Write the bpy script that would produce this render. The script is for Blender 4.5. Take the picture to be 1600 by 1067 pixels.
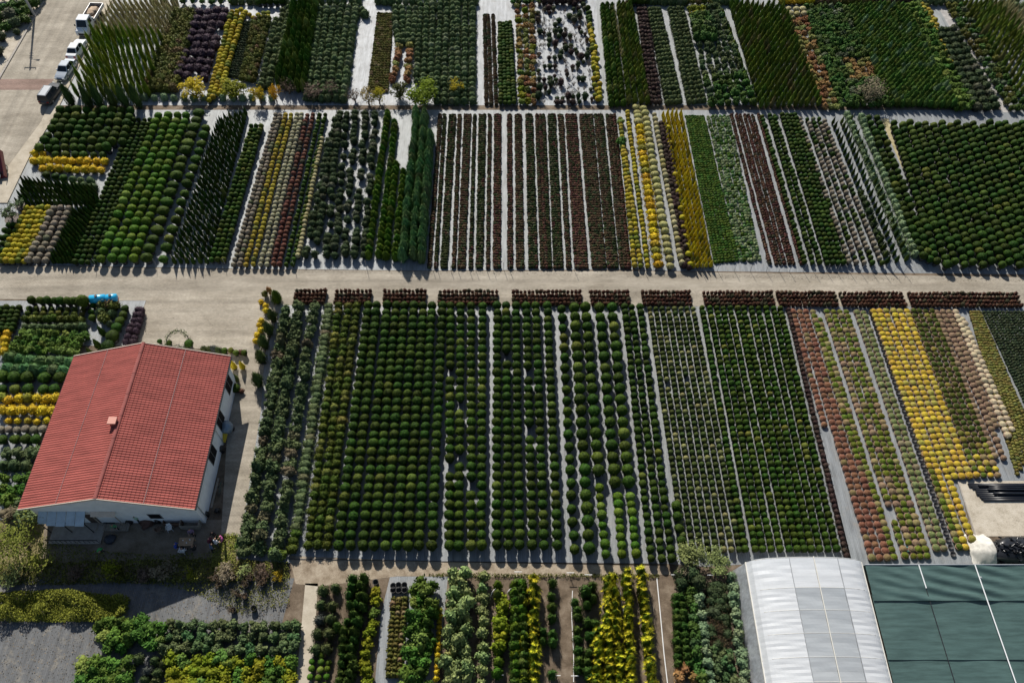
import bpy, bmesh, math, random
import numpy as np
from mathutils import Vector, Matrix

for _o in list(bpy.data.objects):
    bpy.data.objects.remove(_o)
scene = bpy.context.scene
COL = scene.collection
rnd = random.Random(7)
R = math.radians

# ------------------------------------------------------------------ camera
TH = R(55.8); FPX = 1244.0; CAMH = 75.0
cam_d = bpy.data.cameras.new('camera')
cam_d.sensor_width = 36.0
cam_d.lens = FPX / 1600.0 * 36.0
cam_d.clip_start = 1.0
cam_d.clip_end = 3000.0
cam = bpy.data.objects.new('camera', cam_d)
COL.objects.link(cam)
cam.location = (0, 0, CAMH)
cam.rotation_euler = (math.pi / 2 - TH, 0, 0)
scene.camera = cam
scene.render.filter_size = 1.1

# ------------------------------------------------------------------ sky, sun, exposure
SUN_EL = R(37.0); SUN_AZ = R(16.0)          # light falls towards the camera and a little to the right
world = bpy.data.worlds.new('World'); scene.world = world; world.use_nodes = True
wn = world.node_tree.nodes; wl = world.node_tree.links
sky = wn.new('ShaderNodeTexSky'); sky.sky_type = 'NISHITA'; sky.sun_disc = False
sky.sun_elevation = SUN_EL; sky.sun_rotation = -SUN_AZ
wl.new(sky.outputs[0], wn['Background'].inputs[0]); wn['Background'].inputs[1].default_value = 0.06
sun_d = bpy.data.lights.new('sun', 'SUN'); sun_d.energy = 4.8; sun_d.angle = R(0.5); sun_d.color = (1.0, 0.95, 0.87)
sun = bpy.data.objects.new('sun', sun_d); COL.objects.link(sun)
sdir = Vector((math.sin(SUN_AZ) * math.cos(SUN_EL), -math.cos(SUN_AZ) * math.cos(SUN_EL), -math.sin(SUN_EL)))
sun.rotation_euler = sdir.to_track_quat('-Z', 'Y').to_euler()
sun.location = (-30, 120, 90)
scene.view_settings.view_transform = 'Standard'
scene.view_settings.look = 'None'
scene.view_settings.exposure = 0.42
scene.view_settings.gamma = 1.0
scene.view_settings.use_curve_mapping = False
try:
    scene.cycles.max_bounces = 5; scene.cycles.diffuse_bounces = 2; scene.cycles.glossy_bounces = 2
    scene.cycles.transmission_bounces = 3; scene.cycles.transparent_max_bounces = 4
except Exception:
    pass

# ------------------------------------------------------------------ ground mapping
def at(x, y, z=0.0):
    """point of the place at height z that the photograph shows at pixel x, y"""
    u = (x - 800) / FPX; v = (y - 533.5) / FPX
    dx, dy, dz = u, math.cos(TH) - v * math.sin(TH), -math.sin(TH) - v * math.cos(TH)
    t = (z - CAMH) / dz
    return Vector((dx * t, dy * t, z))
def px(p):
    Y, Z = p[1], p[2] - CAMH
    D = Y * math.cos(TH) - Z * math.sin(TH)
    return 800 + FPX * p[0] / D, 533.5 - FPX * (Y * math.sin(TH) + Z * math.cos(TH)) / D

# ------------------------------------------------------------------ materials
MATS = {}
def newmat(name):
    m = bpy.data.materials.new(name); m.use_nodes = True
    nt = m.node_tree
    return m, nt, nt.nodes, nt.links, nt.nodes['Principled BSDF']
def rgba(c): return (c[0], c[1], c[2], 1.0)
def plain(name, col, rough=0.6, metal=0.0, noise=0.0, scale=4.0, spec=0.5):
    if name in MATS: return MATS[name]
    m, nt, n, l, p = newmat(name)
    p.inputs['Base Color'].default_value = rgba(col); p.inputs['Roughness'].default_value = rough
    p.inputs['Metallic'].default_value = metal; p.inputs['Specular IOR Level'].default_value = spec
    if noise:
        g = n.new('ShaderNodeNewGeometry'); t = n.new('ShaderNodeTexNoise'); t.inputs['Scale'].default_value = scale
        t.inputs['Detail'].default_value = 6; t.inputs['Roughness'].default_value = 0.65
        l.new(g.outputs['Position'], t.inputs['Vector'])
        r = n.new('ShaderNodeValToRGB')
        r.color_ramp.elements[0].position = 0.3; r.color_ramp.elements[1].position = 0.72
        r.color_ramp.elements[0].color = rgba([c * (1 - noise) for c in col])
        r.color_ramp.elements[1].color = rgba([min(1, c * (1 + noise)) for c in col])
        l.new(t.outputs['Fac'], r.inputs['Fac']); l.new(r.outputs['Color'], p.inputs['Base Color'])
    MATS[name] = m
    return m
def leaf(name, a, b, accent=None, pa=0.0, hv=0.03, vv=0.5, transl=0.06, rough=0.7):
    """foliage: a and b are the two leaf colours, accent the colour of the odd plant that has turned"""
    if name in MATS: return MATS[name]
    m, nt, n, l, p = newmat(name)
    if a[1] >= a[0] and a[1] >= a[2]:
        a = (a[0] * 0.46, a[1] * 0.47, a[2] * 0.3); b = (b[0] * 0.76, b[1] * 0.76, b[2] * 0.42)
    at_t = n.new('ShaderNodeAttribute'); at_t.attribute_name = 'tint'
    at_p = n.new('ShaderNodeAttribute'); at_p.attribute_name = 'prand'
    oi = n.new('ShaderNodeObjectInfo')
    ad = n.new('ShaderNodeMath'); ad.operation = 'ADD'; l.new(oi.outputs['Random'], ad.inputs[0]); l.new(at_p.outputs['Fac'], ad.inputs[1])
    fr = n.new('ShaderNodeMath'); fr.operation = 'FRACT'; l.new(ad.outputs[0], fr.inputs[0])
    mx = n.new('ShaderNodeMix'); mx.data_type = 'RGBA'
    l.new(at_t.outputs['Fac'], mx.inputs[0]); mx.inputs[6].default_value = rgba(a); mx.inputs[7].default_value = rgba(b)
    col = mx.outputs[2]
    if accent:
        gt = n.new('ShaderNodeMapRange'); gt.inputs[1].default_value = 1 - pa - 0.06; gt.inputs[2].default_value = 1 - pa + 0.06
        sc = n.new('ShaderNodeMath'); sc.operation = 'MULTIPLY'; sc.inputs[1].default_value = 7.31
        f2 = n.new('ShaderNodeMath'); f2.operation = 'FRACT'; l.new(fr.outputs[0], sc.inputs[0]); l.new(sc.outputs[0], f2.inputs[0])
        l.new(f2.outputs[0], gt.inputs[0])
        m2 = n.new('ShaderNodeMix'); m2.data_type = 'RGBA'; l.new(gt.outputs[0], m2.inputs[0]); l.new(col, m2.inputs[6]); m2.inputs[7].default_value = rgba(accent)
        col = m2.outputs[2]
    hs = n.new('ShaderNodeHueSaturation')
    h1 = n.new('ShaderNodeMapRange'); h1.inputs[3].default_value = 0.5 - hv; h1.inputs[4].default_value = 0.5 + hv
    v1 = n.new('ShaderNodeMapRange'); v1.inputs[3].default_value = 1 - vv / 2; v1.inputs[4].default_value = 1 + vv / 2
    s3 = n.new('ShaderNodeMath'); s3.operation = 'MULTIPLY'; s3.inputs[1].default_value = 3.77; l.new(fr.outputs[0], s3.inputs[0])
    f3 = n.new('ShaderNodeMath'); f3.operation = 'FRACT'; l.new(s3.outputs[0], f3.inputs[0])
    l.new(fr.outputs[0], h1.inputs[0]); l.new(f3.outputs[0], v1.inputs[0])
    l.new(h1.outputs[0], hs.inputs['Hue']); l.new(v1.outputs[0], hs.inputs['Value']); l.new(col, hs.inputs['Color'])
    l.new(hs.outputs[0], p.inputs['Base Color']); p.inputs['Roughness'].default_value = rough
    p.inputs['Specular IOR Level'].default_value = 0.1
    if transl:
        tr = n.new('ShaderNodeBsdfTranslucent'); l.new(hs.outputs[0], tr.inputs['Color'])
        ms = n.new('ShaderNodeMixShader'); ms.inputs[0].default_value = transl
        l.new(p.outputs[0], ms.inputs[1]); l.new(tr.outputs[0], ms.inputs[2]); l.new(ms.outputs[0], n['Material Output'].inputs['Surface'])
    MATS[name] = m
    return m

def fabric(name, base, dirt, gloss, stripe=0.9, patch=0.5, spec=0.6):
    """woven ground cover: fine lengthwise bands, creases and blown-in soil"""
    m, nt, n, l, p = newmat(name)
    g = n.new('ShaderNodeNewGeometry')
    mp = n.new('ShaderNodeMapping'); mp.inputs['Scale'].default_value = (1, 0.12, 1); l.new(g.outputs['Position'], mp.inputs['Vector'])
    n1 = n.new('ShaderNodeTexNoise'); n1.inputs['Scale'].default_value = 2.2; n1.inputs['Detail'].default_value = 8; n1.inputs['Roughness'].default_value = 0.7
    l.new(mp.outputs[0], n1.inputs['Vector'])
    n2 = n.new('ShaderNodeTexNoise'); n2.inputs['Scale'].default_value = 0.9; n2.inputs['Detail'].default_value = 9; n2.inputs['Roughness'].default_value = 0.72
    l.new(g.outputs['Position'], n2.inputs['Vector'])
    wv = n.new('ShaderNodeTexWave'); wv.bands_direction = 'X'; wv.inputs['Scale'].default_value = 1.9; wv.inputs['Distortion'].default_value = 5; wv.inputs['Detail'].default_value = 5; wv.inputs['Detail Scale'].default_value = 1.6; l.new(mp.outputs[0], wv.inputs['Vector'])
    wm = n.new('ShaderNodeMix'); wm.inputs[0].default_value = 0.09; l.new(n1.outputs['Fac'], wm.inputs[2]); l.new(wv.outputs['Fac'], wm.inputs[3])
    r1 = n.new('ShaderNodeMapRange'); r1.inputs[1].default_value = 0.28; r1.inputs[2].default_value = 0.68; l.new(wm.outputs[0], r1.inputs[0])
    a = n.new('ShaderNodeMix'); a.data_type = 'RGBA'; a.inputs[6].default_value = rgba([c * 0.52 for c in base]); a.inputs[7].default_value = rgba([min(1, c * 1.38) for c in base])
    l.new(r1.outputs[0], a.inputs[0])
    r2 = n.new('ShaderNodeMapRange'); r2.inputs[1].default_value = 0.52; r2.inputs[2].default_value = 0.75; r2.inputs[4].default_value = patch; l.new(n2.outputs['Fac'], r2.inputs[0])
    b = n.new('ShaderNodeMix'); b.data_type = 'RGBA'; b.inputs[7].default_value = rgba(dirt); l.new(r2.outputs[0], b.inputs[0]); l.new(a.outputs[2], b.inputs[6])
    l.new(b.outputs[2], p.inputs['Base Color'])
    ro = n.new('ShaderNodeMapRange'); ro.inputs[3].default_value = gloss; ro.inputs[4].default_value = min(1, gloss + 0.25); l.new(n2.outputs['Fac'], ro.inputs[0])
    l.new(ro.outputs[0], p.inputs['Roughness']); p.inputs['Specular IOR Level'].default_value = spec
    bp = n.new('ShaderNodeBump'); bp.inputs['Strength'].default_value = 0.35; bp.inputs['Distance'].default_value = 0.05
    n3 = n.new('ShaderNodeTexNoise'); n3.inputs['Scale'].default_value = 5.0; n3.inputs['Detail'].default_value = 5; l.new(g.outputs['Position'], n3.inputs['Vector'])
    l.new(n3.outputs['Fac'], bp.inputs['Height']); l.new(bp.outputs[0], p.inputs['Normal'])
    MATS[name] = m
    return m
def earth(name, c1, c2, c3, scale=0.6, bump=0.4):
    m, nt, n, l, p = newmat(name)
    g = n.new('ShaderNodeNewGeometry')
    n1 = n.new('ShaderNodeTexNoise'); n1.inputs['Scale'].default_value = scale; n1.inputs['Detail'].default_value = 10; n1.inputs['Roughness'].default_value = 0.7
    n2 = n.new('ShaderNodeTexNoise'); n2.inputs['Scale'].default_value = 14; n2.inputs['Detail'].default_value = 4
    l.new(g.outputs['Position'], n1.inputs['Vector']); l.new(g.outputs['Position'], n2.inputs['Vector'])
    r = n.new('ShaderNodeValToRGB'); e = r.color_ramp.elements
    e[0].position = 0.3; e[0].color = rgba(c1); e[1].position = 0.72; e[1].color = rgba(c3)
    k = e.new(0.5); k.color = rgba(c2)
    ad = n.new('ShaderNodeMath'); ad.operation = 'MULTIPLY_ADD'; ad.inputs[1].default_value = 0.3; l.new(n2.outputs['Fac'], ad.inputs[0])
    s = n.new('ShaderNodeMath'); s.operation = 'SUBTRACT'; s.inputs[1].default_value = 0.15; l.new(n1.outputs['Fac'], s.inputs[0]); l.new(s.outputs[0], ad.inputs[2])
    l.new(ad.outputs[0], r.inputs['Fac']); l.new(r.outputs[0], p.inputs['Base Color']); p.inputs['Roughness'].default_value = 0.95; p.inputs['Specular IOR Level'].default_value = 0.15
    bp = n.new('ShaderNodeBump'); bp.inputs['Strength'].default_value = bump; bp.inputs['Distance'].default_value = 0.08
    l.new(n2.outputs['Fac'], bp.inputs['Height']); l.new(bp.outputs[0], p.inputs['Normal'])
    MATS[name] = m
    return m
def paving(name, col, sc=1.0, joint=0.7, along='x'):
    """small interlocking concrete blocks, too small to pick apart from the air, with tyre marks and blown soil"""
    m, nt, n, l, p = newmat(name)
    g = n.new('ShaderNodeNewGeometry')
    br = n.new('ShaderNodeTexBrick'); br.inputs['Scale'].default_value = 1.6 * sc; br.inputs['Mortar Size'].default_value = 0.02
    br.inputs['Color1'].default_value = rgba([c * 1.06 for c in col]); br.inputs['Color2'].default_value = rgba([c * 0.92 for c in col]); br.inputs['Mortar'].default_value = rgba([c * joint for c in col])
    l.new(g.outputs['Position'], br.inputs['Vector'])
    n1 = n.new('ShaderNodeTexNoise'); n1.inputs['Scale'].default_value = 0.25; n1.inputs['Detail'].default_value = 10; n1.inputs['Roughness'].default_value = 0.72
    mp = n.new('ShaderNodeMapping'); mp.inputs['Scale'].default_value = (0.5, 1.4, 1); l.new(g.outputs['Position'], mp.inputs['Vector']); l.new(mp.outputs[0], n1.inputs['Vector'])
    r = n.new('ShaderNodeValToRGB'); e = r.color_ramp.elements
    e[0].position = 0.32; e[0].color = (0.58, 0.55, 0.5, 1); e[1].position = 0.68; e[1].color = (1.14, 1.12, 1.08, 1)
    l.new(n1.outputs['Fac'], r.inputs['Fac'])
    mu = n.new('ShaderNodeMix'); mu.data_type = 'RGBA'; mu.blend_type = 'MULTIPLY'; mu.inputs[0].default_value = 1.0
    l.new(br.outputs['Color'], mu.inputs[6]); l.new(r.outputs[0], mu.inputs[7])
    n4 = n.new('ShaderNodeTexNoise'); n4.inputs['Scale'].default_value = 4; n4.inputs['Detail'].default_value = 6; n4.inputs['Roughness'].default_value = 0.7; l.new(g.outputs['Position'], n4.inputs['Vector'])
    r4 = n.new('ShaderNodeMapRange'); r4.inputs[1].default_value = 0.3; r4.inputs[2].default_value = 0.7; r4.inputs[3].default_value = 0.82; r4.inputs[4].default_value = 1.14
    l.new(n4.outputs['Fac'], r4.inputs[0])
    m3 = n.new('ShaderNodeMix'); m3.data_type = 'RGBA'; m3.blend_type = 'MULTIPLY'; m3.inputs[0].default_value = 1.0
    l.new(mu.outputs[2], m3.inputs[6]); l.new(r4.outputs[0], m3.inputs[7])
    mq = n.new('ShaderNodeMapping'); mq.inputs['Scale'].default_value = (0.035, 1.0, 1) if along == 'x' else (1.0, 0.035, 1); l.new(g.outputs['Position'], mq.inputs['Vector'])
    n5 = n.new('ShaderNodeTexNoise'); n5.inputs['Scale'].default_value = 1.1; n5.inputs['Detail'].default_value = 5; l.new(mq.outputs[0], n5.inputs['Vector'])
    r5 = n.new('ShaderNodeMapRange'); r5.inputs[1].default_value = 0.3; r5.inputs[2].default_value = 0.7; r5.inputs[3].default_value = 0.8; r5.inputs[4].default_value = 1.16; l.new(n5.outputs['Fac'], r5.inputs[0])
    m5 = n.new('ShaderNodeMix'); m5.data_type = 'RGBA'; m5.blend_type = 'MULTIPLY'; m5.inputs[0].default_value = 1.0; l.new(m3.outputs[2], m5.inputs[6]); l.new(r5.outputs[0], m5.inputs[7])
    l.new(m5.outputs[2], p.inputs['Base Color']); p.inputs['Roughness'].default_value = 0.85; p.inputs['Specular IOR Level'].default_value = 0.25
    MATS[name] = m
    return m

# ------------------------------------------------------------------ mesh builder for built things
class MB:
    def __init__(s): s.v = []; s.f = []; s.m = []
    def quad(s, a, b, c, d, mi=0):
        i = len(s.v); s.v += [tuple(a), tuple(b), tuple(c), tuple(d)]; s.f.append((i, i + 1, i + 2, i + 3)); s.m.append(mi)
    def box(s, x0, y0, z0, x1, y1, z1, mi=0, tx=0, ty=0):
        """box; tx, ty pull the top in on each side"""
        i = len(s.v)
        s.v += [(x0, y0, z0), (x1, y0, z0), (x1, y1, z0), (x0, y1, z0), (x0 + tx, y0 + ty, z1), (x1 - tx, y0 + ty, z1), (x1 - tx, y1 - ty, z1), (x0 + tx, y1 - ty, z1)]
        for q in ((0, 3, 2, 1), (4, 5, 6, 7), (0, 1, 5, 4), (1, 2, 6, 5), (2, 3, 7, 6), (3, 0, 4, 7)):
            s.f.append(tuple(i + k for k in q)); s.m.append(mi)
        return s
    def tube(s, pts, r, n=6, mi=0, cap=True):
        pts = [Vector(p) for p in pts]; rs = r if isinstance(r, (list, tuple)) else [r] * len(pts)
        i0 = len(s.v)
        for k, p in enumerate(pts):
            d = (pts[min(k + 1, len(pts) - 1)] - pts[max(k - 1, 0)])
            d = d.normalized() if d.length > 1e-9 else Vector((0, 0, 1))
            a = d.orthogonal().normalized() if abs(d.z) < 0.99 else Vector((1, 0, 0)); a = (a - d * a.dot(d)).normalized(); b = d.cross(a)
            for j in range(n):
                t = 2 * math.pi * j / n
                s.v.append(tuple(p + a * math.cos(t) * rs[k] + b * math.sin(t) * rs[k]))
        for k in range(len(pts) - 1):
            for j in range(n):
                s.f.append((i0 + k * n + j, i0 + k * n + (j + 1) % n, i0 + (k + 1) * n + (j + 1) % n, i0 + (k + 1) * n + j)); s.m.append(mi)
        if cap:
            s.f.append(tuple(i0 + j for j in reversed(range(n)))); s.m.append(mi)
            k = len(pts) - 1
            s.f.append(tuple(i0 + k * n + j for j in range(n))); s.m.append(mi)
        return s
    def prism(s, poly, z0, z1, mi=0):
        i = len(s.v); n = len(poly)
        s.v += [(p[0], p[1], z0) for p in poly] + [(p[0], p[1], z1) for p in poly]
        s.f.append(tuple(i + n + k for k in range(n))); s.m.append(mi)
        s.f.append(tuple(i + k for k in reversed(range(n)))); s.m.append(mi)
        for k in range(n):
            s.f.append((i + k, i + (k + 1) % n, i + n + (k + 1) % n, i + n + k)); s.m.append(mi)
        return s
    def loft(s, rings, mi=0, cap=True):
        i0 = len(s.v); n = len(rings[0])
        for r in rings: s.v += [tuple(p) for p in r]
        for k in range(len(rings) - 1):
            for j in range(n):
                s.f.append((i0 + k * n + j, i0 + k * n + (j + 1) % n, i0 + (k + 1) * n + (j + 1) % n, i0 + (k + 1) * n + j)); s.m.append(mi)
        if cap:
            s.f.append(tuple(i0 + j for j in reversed(range(n)))); s.m.append(mi)
            s.f.append(tuple(i0 + (len(rings) - 1) * n + j for j in range(n))); s.m.append(mi)
        return s
    def mesh(s, name, mats, smooth=False):
        me = bpy.data.meshes.new(name); me.from_pydata(s.v, [], s.f)
        for m in (mats if isinstance(mats, (list, tuple)) else [mats]): me.materials.append(m)
        me.polygons.foreach_set('material_index', s.m)
        bm = bmesh.new(); bm.from_mesh(me); bmesh.ops.recalc_face_normals(bm, faces=bm.faces); bm.to_mesh(me); bm.free()
        if smooth: me.polygons.foreach_set('use_smooth', [True] * len(me.polygons))
        me.update()
        return me
    def build(s, name, mats, parent=None, smooth=False):
        o = bpy.data.objects.new(name, s.mesh(name, mats, smooth)); COL.objects.link(o)
        if parent: o.parent = parent
        return o
def tag(o, label=None, cat=None, group=None, kind=None):
    if label: o['label'] = label
    if cat: o['category'] = cat
    if group: o['group'] = group
    if kind: o['kind'] = kind
    return o
def empty(name, loc, rz=0.0):
    o = bpy.data.objects.new(name, None); COL.objects.link(o); o.location = loc; o.rotation_euler = (0, 0, rz); o.empty_display_size = 0.3
    return o
def sheet(name, poly, z, mat, kind='structure', world=False, thick=None):
    """flat piece of the ground; poly in photograph pixels unless world"""
    pts = [Vector((p[0], p[1], 0)) if world else at(p[0], p[1], 0) for p in poly]
    bm = bmesh.new(); vs = [bm.verts.new((p.x, p.y, z)) for p in pts]
    f = bm.faces.new(vs); f.normal_update()
    if f.normal.z < 0: f.normal_flip()
    if thick:
        r = bmesh.ops.extrude_face_region(bm, geom=[f]); 
        for e in r['geom']:
            if isinstance(e, bmesh.types.BMVert): e.co.z = z + thick
        bmesh.ops.recalc_face_normals(bm, faces=bm.faces)
    bmesh.ops.triangulate(bm, faces=[f for f in bm.faces if len(f.verts) > 4])
    me = bpy.data.meshes.new(name); bm.to_mesh(me); bm.free(); me.materials.append(mat)
    o = bpy.data.objects.new(name, me); COL.objects.link(o)
    tag(o, kind=kind)
    return o
def ordn(i):
    return '%d%s' % (i, 'th' if 10 <= i % 100 <= 20 else {1: 'st', 2: 'nd', 3: 'rd'}.get(i % 10, 'th'))

# ------------------------------------------------------------------ the ground
M_SOIL = earth('soil', (0.06, 0.045, 0.03), (0.145, 0.11, 0.078), (0.27, 0.22, 0.165))
M_SAND = earth('pale_sand', (0.3, 0.26, 0.2), (0.46, 0.41, 0.33), (0.56, 0.51, 0.43), 0.8)
M_GRASSY = earth('thin_grass', (0.09, 0.085, 0.03), (0.2, 0.17, 0.08), (0.36, 0.3, 0.18), 0.9)
M_PAVE = paving('block_paving', (0.385, 0.35, 0.295))
M_ROAD = paving('road_paving', (0.37, 0.338, 0.285), 1.2, 0.8, 'y')
M_REDPAVE = paving('red_paving', (0.30, 0.21, 0.18), 1.4)
M_CONC = earth('concrete', (0.32, 0.28, 0.22), (0.43, 0.38, 0.3), (0.52, 0.47, 0.39), 0.7, 0.15)
M_KERB = plain('kerb_stone', (0.34, 0.31, 0.27), 0.9, noise=0.25, scale=3)
M_FAB = fabric('grey_fabric', (0.205, 0.218, 0.226), (0.25, 0.215, 0.165), 0.42, patch=0.5, spec=0.5)
M_FABW = fabric('pale_fabric', (0.30, 0.315, 0.33), (0.24, 0.21, 0.17), 0.5, patch=0.6, spec=0.4)
M_FABB = fabric('worn_shaded_fabric', (0.115, 0.118, 0.12), (0.27, 0.24, 0.19), 0.6, patch=0.95, spec=0.35)  # worn, soil-patched; base colour also darkened to paint in house and tree shadow
M_FABL = fabric('blue_grey_fabric', (0.24, 0.255, 0.258), (0.25, 0.22, 0.17), 0.48, patch=0.45, spec=0.4)

sheet('ground', [(-700, -400), (700, -400), (700, 900), (-700, 900)], 0.0, M_SOIL, world=True)
sheet('fabric_ground', [(190, -16), (930, -16), (942, 166), (90, 166)], 0.008, M_FABW)
sheet('fabric_ground', [(930, -16), (1700, -16), (1720, 166), (942, 166)], 0.008, M_FABL)
sheet('fabric_ground', [(84, 171), (970, 172), (1000, 421), (660, 423), (372, 420), (-40, 413), (-40, 330), (20, 300)], 0.008, M_FABL)
sheet('fabric_ground', [(970, 172), (1720, 172), (1760, 430), (1000, 423)], 0.008, M_FAB)
sheet('fabric_ground', [(505, 476), (1232, 478), (1330, 872), (1100, 885), (1036, 880), (500, 876), (445, 880), (370, 872), (412, 560), (440, 476)], 0.012, M_FAB)
sheet('fabric_ground', [(1232, 478), (1700, 478), (1760, 750), (1497, 752), (1530, 880), (1330, 884)], 0.012, M_FAB)
sheet('fabric_ground', [(-40, 470), (228, 470), (205, 540), (110, 540), (20, 815), (-40, 815)], 0.012, M_FAB)
sheet('fabric_ground', [(-60, 900), (460, 903), (440, 975), (466, 1000), (455, 1120), (-60, 1120)], 0.008, M_FABB)
sheet('fabric_ground', [(610, 898), (700, 898), (680, 1110), (582, 1110), (595, 960)], 0.008, M_FAB)
# paved roads and yard
sheet('main_road', [(-60, 414), (370, 421), (660, 424), (1000, 424), (1760, 436), (1760, 480), (440, 477), (414, 545), (408, 640), (376, 842), (345, 842), (362, 560), (360, 545), (200, 545), (229, 470), (-60, 467)], 0.02, M_PAVE)
sheet('side_road', [(-10, -20), (190, -20), (178, 4), (82, 181), (45, 243), (8, 318), (-60, 380), (-150, 420), (-150, 200), (60, 14)], 0.006, M_ROAD)
sheet('red_paving_road', [(-8, 124), (84, 124), (74, 141), (-20, 141)], 0.012, M_REDPAVE)
# the pavement strip and kerbs beside the side road
sheet('pavement', [(181, -10), (86, 181), (48, 243), (12, 318), (-6, 318), (0, 279), (66, 190), (66, 188), (168, -10)], 0.0, M_CONC, thick=0.12)
k = MB(); a = at(70, 0); b = at(-4, 129)
d = (b - a).normalized(); nrm = Vector((-d.y, d.x, 0)) * 0.14
k.prism([a - nrm, b - nrm, b + nrm, a + nrm], 0.0, 0.14); tag(k.build('kerb', M_KERB), kind='structure')
sheet('sandy_ground', [(-60, -20), (68, -20), (66, 2), (-6, 126), (-60, 150)], 0.01, M_SAND)
sheet('concrete_path', [(477, 911), (497, 911), (484, 1110), (459, 1110)], 0.016, M_CONC)
sheet('dirt_track', [(452, 868), (700, 878), (1040, 884), (1050, 897), (820, 901), (620, 900), (500, 916), (462, 912)], 0.016, earth('track_soil', (0.16, 0.12, 0.08), (0.3, 0.245, 0.18), (0.46, 0.4, 0.31), 0.9))
sheet('sand_ground', [(1497, 752), (1760, 750), (1760, 836), (1522, 838)], 0.03, M_SAND)
sheet('yard_ground', [(66, 812), (360, 812), (340, 900), (60, 905)], 0.012, earth('yard_soil', (0.10, 0.08, 0.05), (0.2, 0.165, 0.125), (0.28, 0.24, 0.19), 0.5))
sheet('grass_ground', [(334, 840), (372, 835), (368, 880), (326, 905), (325, 880)], 0.02, M_GRASSY)
sheet('grass_ground', [(-20, 812), (70, 812), (63, 900), (-30, 905)], 0.02, M_GRASSY)
sheet('earth_ground', [(86, 165), (1720, 165), (1720, 172.5), (84, 172)], 0.012, M_SOIL)
sheet('grass_path', [(1376, 186), (1388, 186), (1432, 296), (1424, 296)], 0.016, earth('dry_grass', (0.2, 0.18, 0.08), (0.36, 0.31, 0.18), (0.5, 0.44, 0.3), 1.2))
sheet('gravel_path', [(1455, -5), (1472, -5), (1580, 176), (1567, 176), (1500, 70)], 0.016, earth('gravel', (0.24, 0.23, 0.22), (0.36, 0.345, 0.33), (0.48, 0.46, 0.44), 1.2))

# ------------------------------------------------------------------ plant shapes (unit width, unit height, standing on z = 0)
class Geo:
    """triangles with a tint per point and a material slot per triangle (0 leaves, 1 pot, 2 wood or cane)"""
    def __init__(s): s.V = []; s.T = []; s.M = []; s.C = []; s.n = 0
    def add(s, v, t, tint, mi=0):
        v = np.asarray(v, float).reshape(-1, 3); t = np.asarray(t, int).reshape(-1, 3)
        s.V.append(v); s.T.append(t + s.n); s.M.append(np.full(len(t), mi)); s.C.append(np.broadcast_to(np.asarray(tint, float), (len(v),)).copy()); s.n += len(v)
    def done(s):
        return dict(v=np.concatenate(s.V), t=np.concatenate(s.T), m=np.concatenate(s.M), c=np.concatenate(s.C))
def lumps(g, amp, n=7):
    k = g.integers(1, 5, (n, 2)); ph = g.random((n, 2)) * 6.283; am = g.random(n) * amp / 2
    return lambda th, t: 1 + sum(am[i] * np.sin(k[i, 0] * th + ph[i, 0]) * np.sin(k[i, 1] * 3.1 * t + ph[i, 1]) for i in range(n))
def core(G, g, prof, lump, ns, nr, shrink, tint, z0=0.0):
    L = lumps(g, lump); th = np.arange(ns) / ns * 2 * math.pi; V = []
    for i in range(nr + 1):
        t = i / nr; r, z = prof(t)
        rr = np.maximum(0.004, r * shrink * L(th, t) * (1 + (g.random(ns) - 0.5) * lump * 0.7))
        V.append(np.stack([np.cos(th) * rr, np.sin(th) * rr, np.full(ns, z0 + (z - 0.5) * (0.5 + shrink / 2) + 0.5)], 1))
    T = []
    for i in range(nr):
        for j in range(ns):
            a = i * ns + j; b = i * ns + (j + 1) % ns; c = a + ns; d = b + ns
            T += [(a, b, d), (a, d, c)]
    V = np.concatenate(V); G.add(V, T, tint[0] + g.random(len(V)) * (tint[1] - tint[0]))
    return L
def leaves(G, g, P, N, size, aspect, jit, tint=(0, 1), tri=False, along=None, mi=0):
    """small faces at P, facing about N"""
    n = len(P); N = N + (g.random((n, 3)) - 0.5) * 2 * jit; N /= np.linalg.norm(N, axis=1)[:, None] + 1e-9
    A = (g.random((n, 3)) - 0.5) if along is None else along + (g.random((n, 3)) - 0.5) * 0.7
    A -= N * (A * N).sum(1)[:, None]; A /= np.linalg.norm(A, axis=1)[:, None] + 1e-9
    B = np.cross(N, A); s = size * (0.6 + g.random(n) * 0.8)
    A = A * s[:, None]; B = B * (s * aspect)[:, None]; c = tint[0] + g.random(n) * (tint[1] - tint[0])
    i = np.arange(n)
    if tri:
        V = np.concatenate([P - A * 0.5 - B * 0.5, P - A * 0.5 + B * 0.5, P + A * 0.9]); G.add(V, np.stack([i, i + n, i + 2 * n], 1), np.tile(c, 3), mi)
    else:
        V = np.concatenate([P - A * 0.5, P + B * 0.5, P + A * 0.5, P - B * 0.5])
        G.add(V, np.concatenate([np.stack([i, i + n, i + 2 * n], 1), np.stack([i, i + 2 * n, i + 3 * n], 1)]), np.tile(c, 4), mi)
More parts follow.
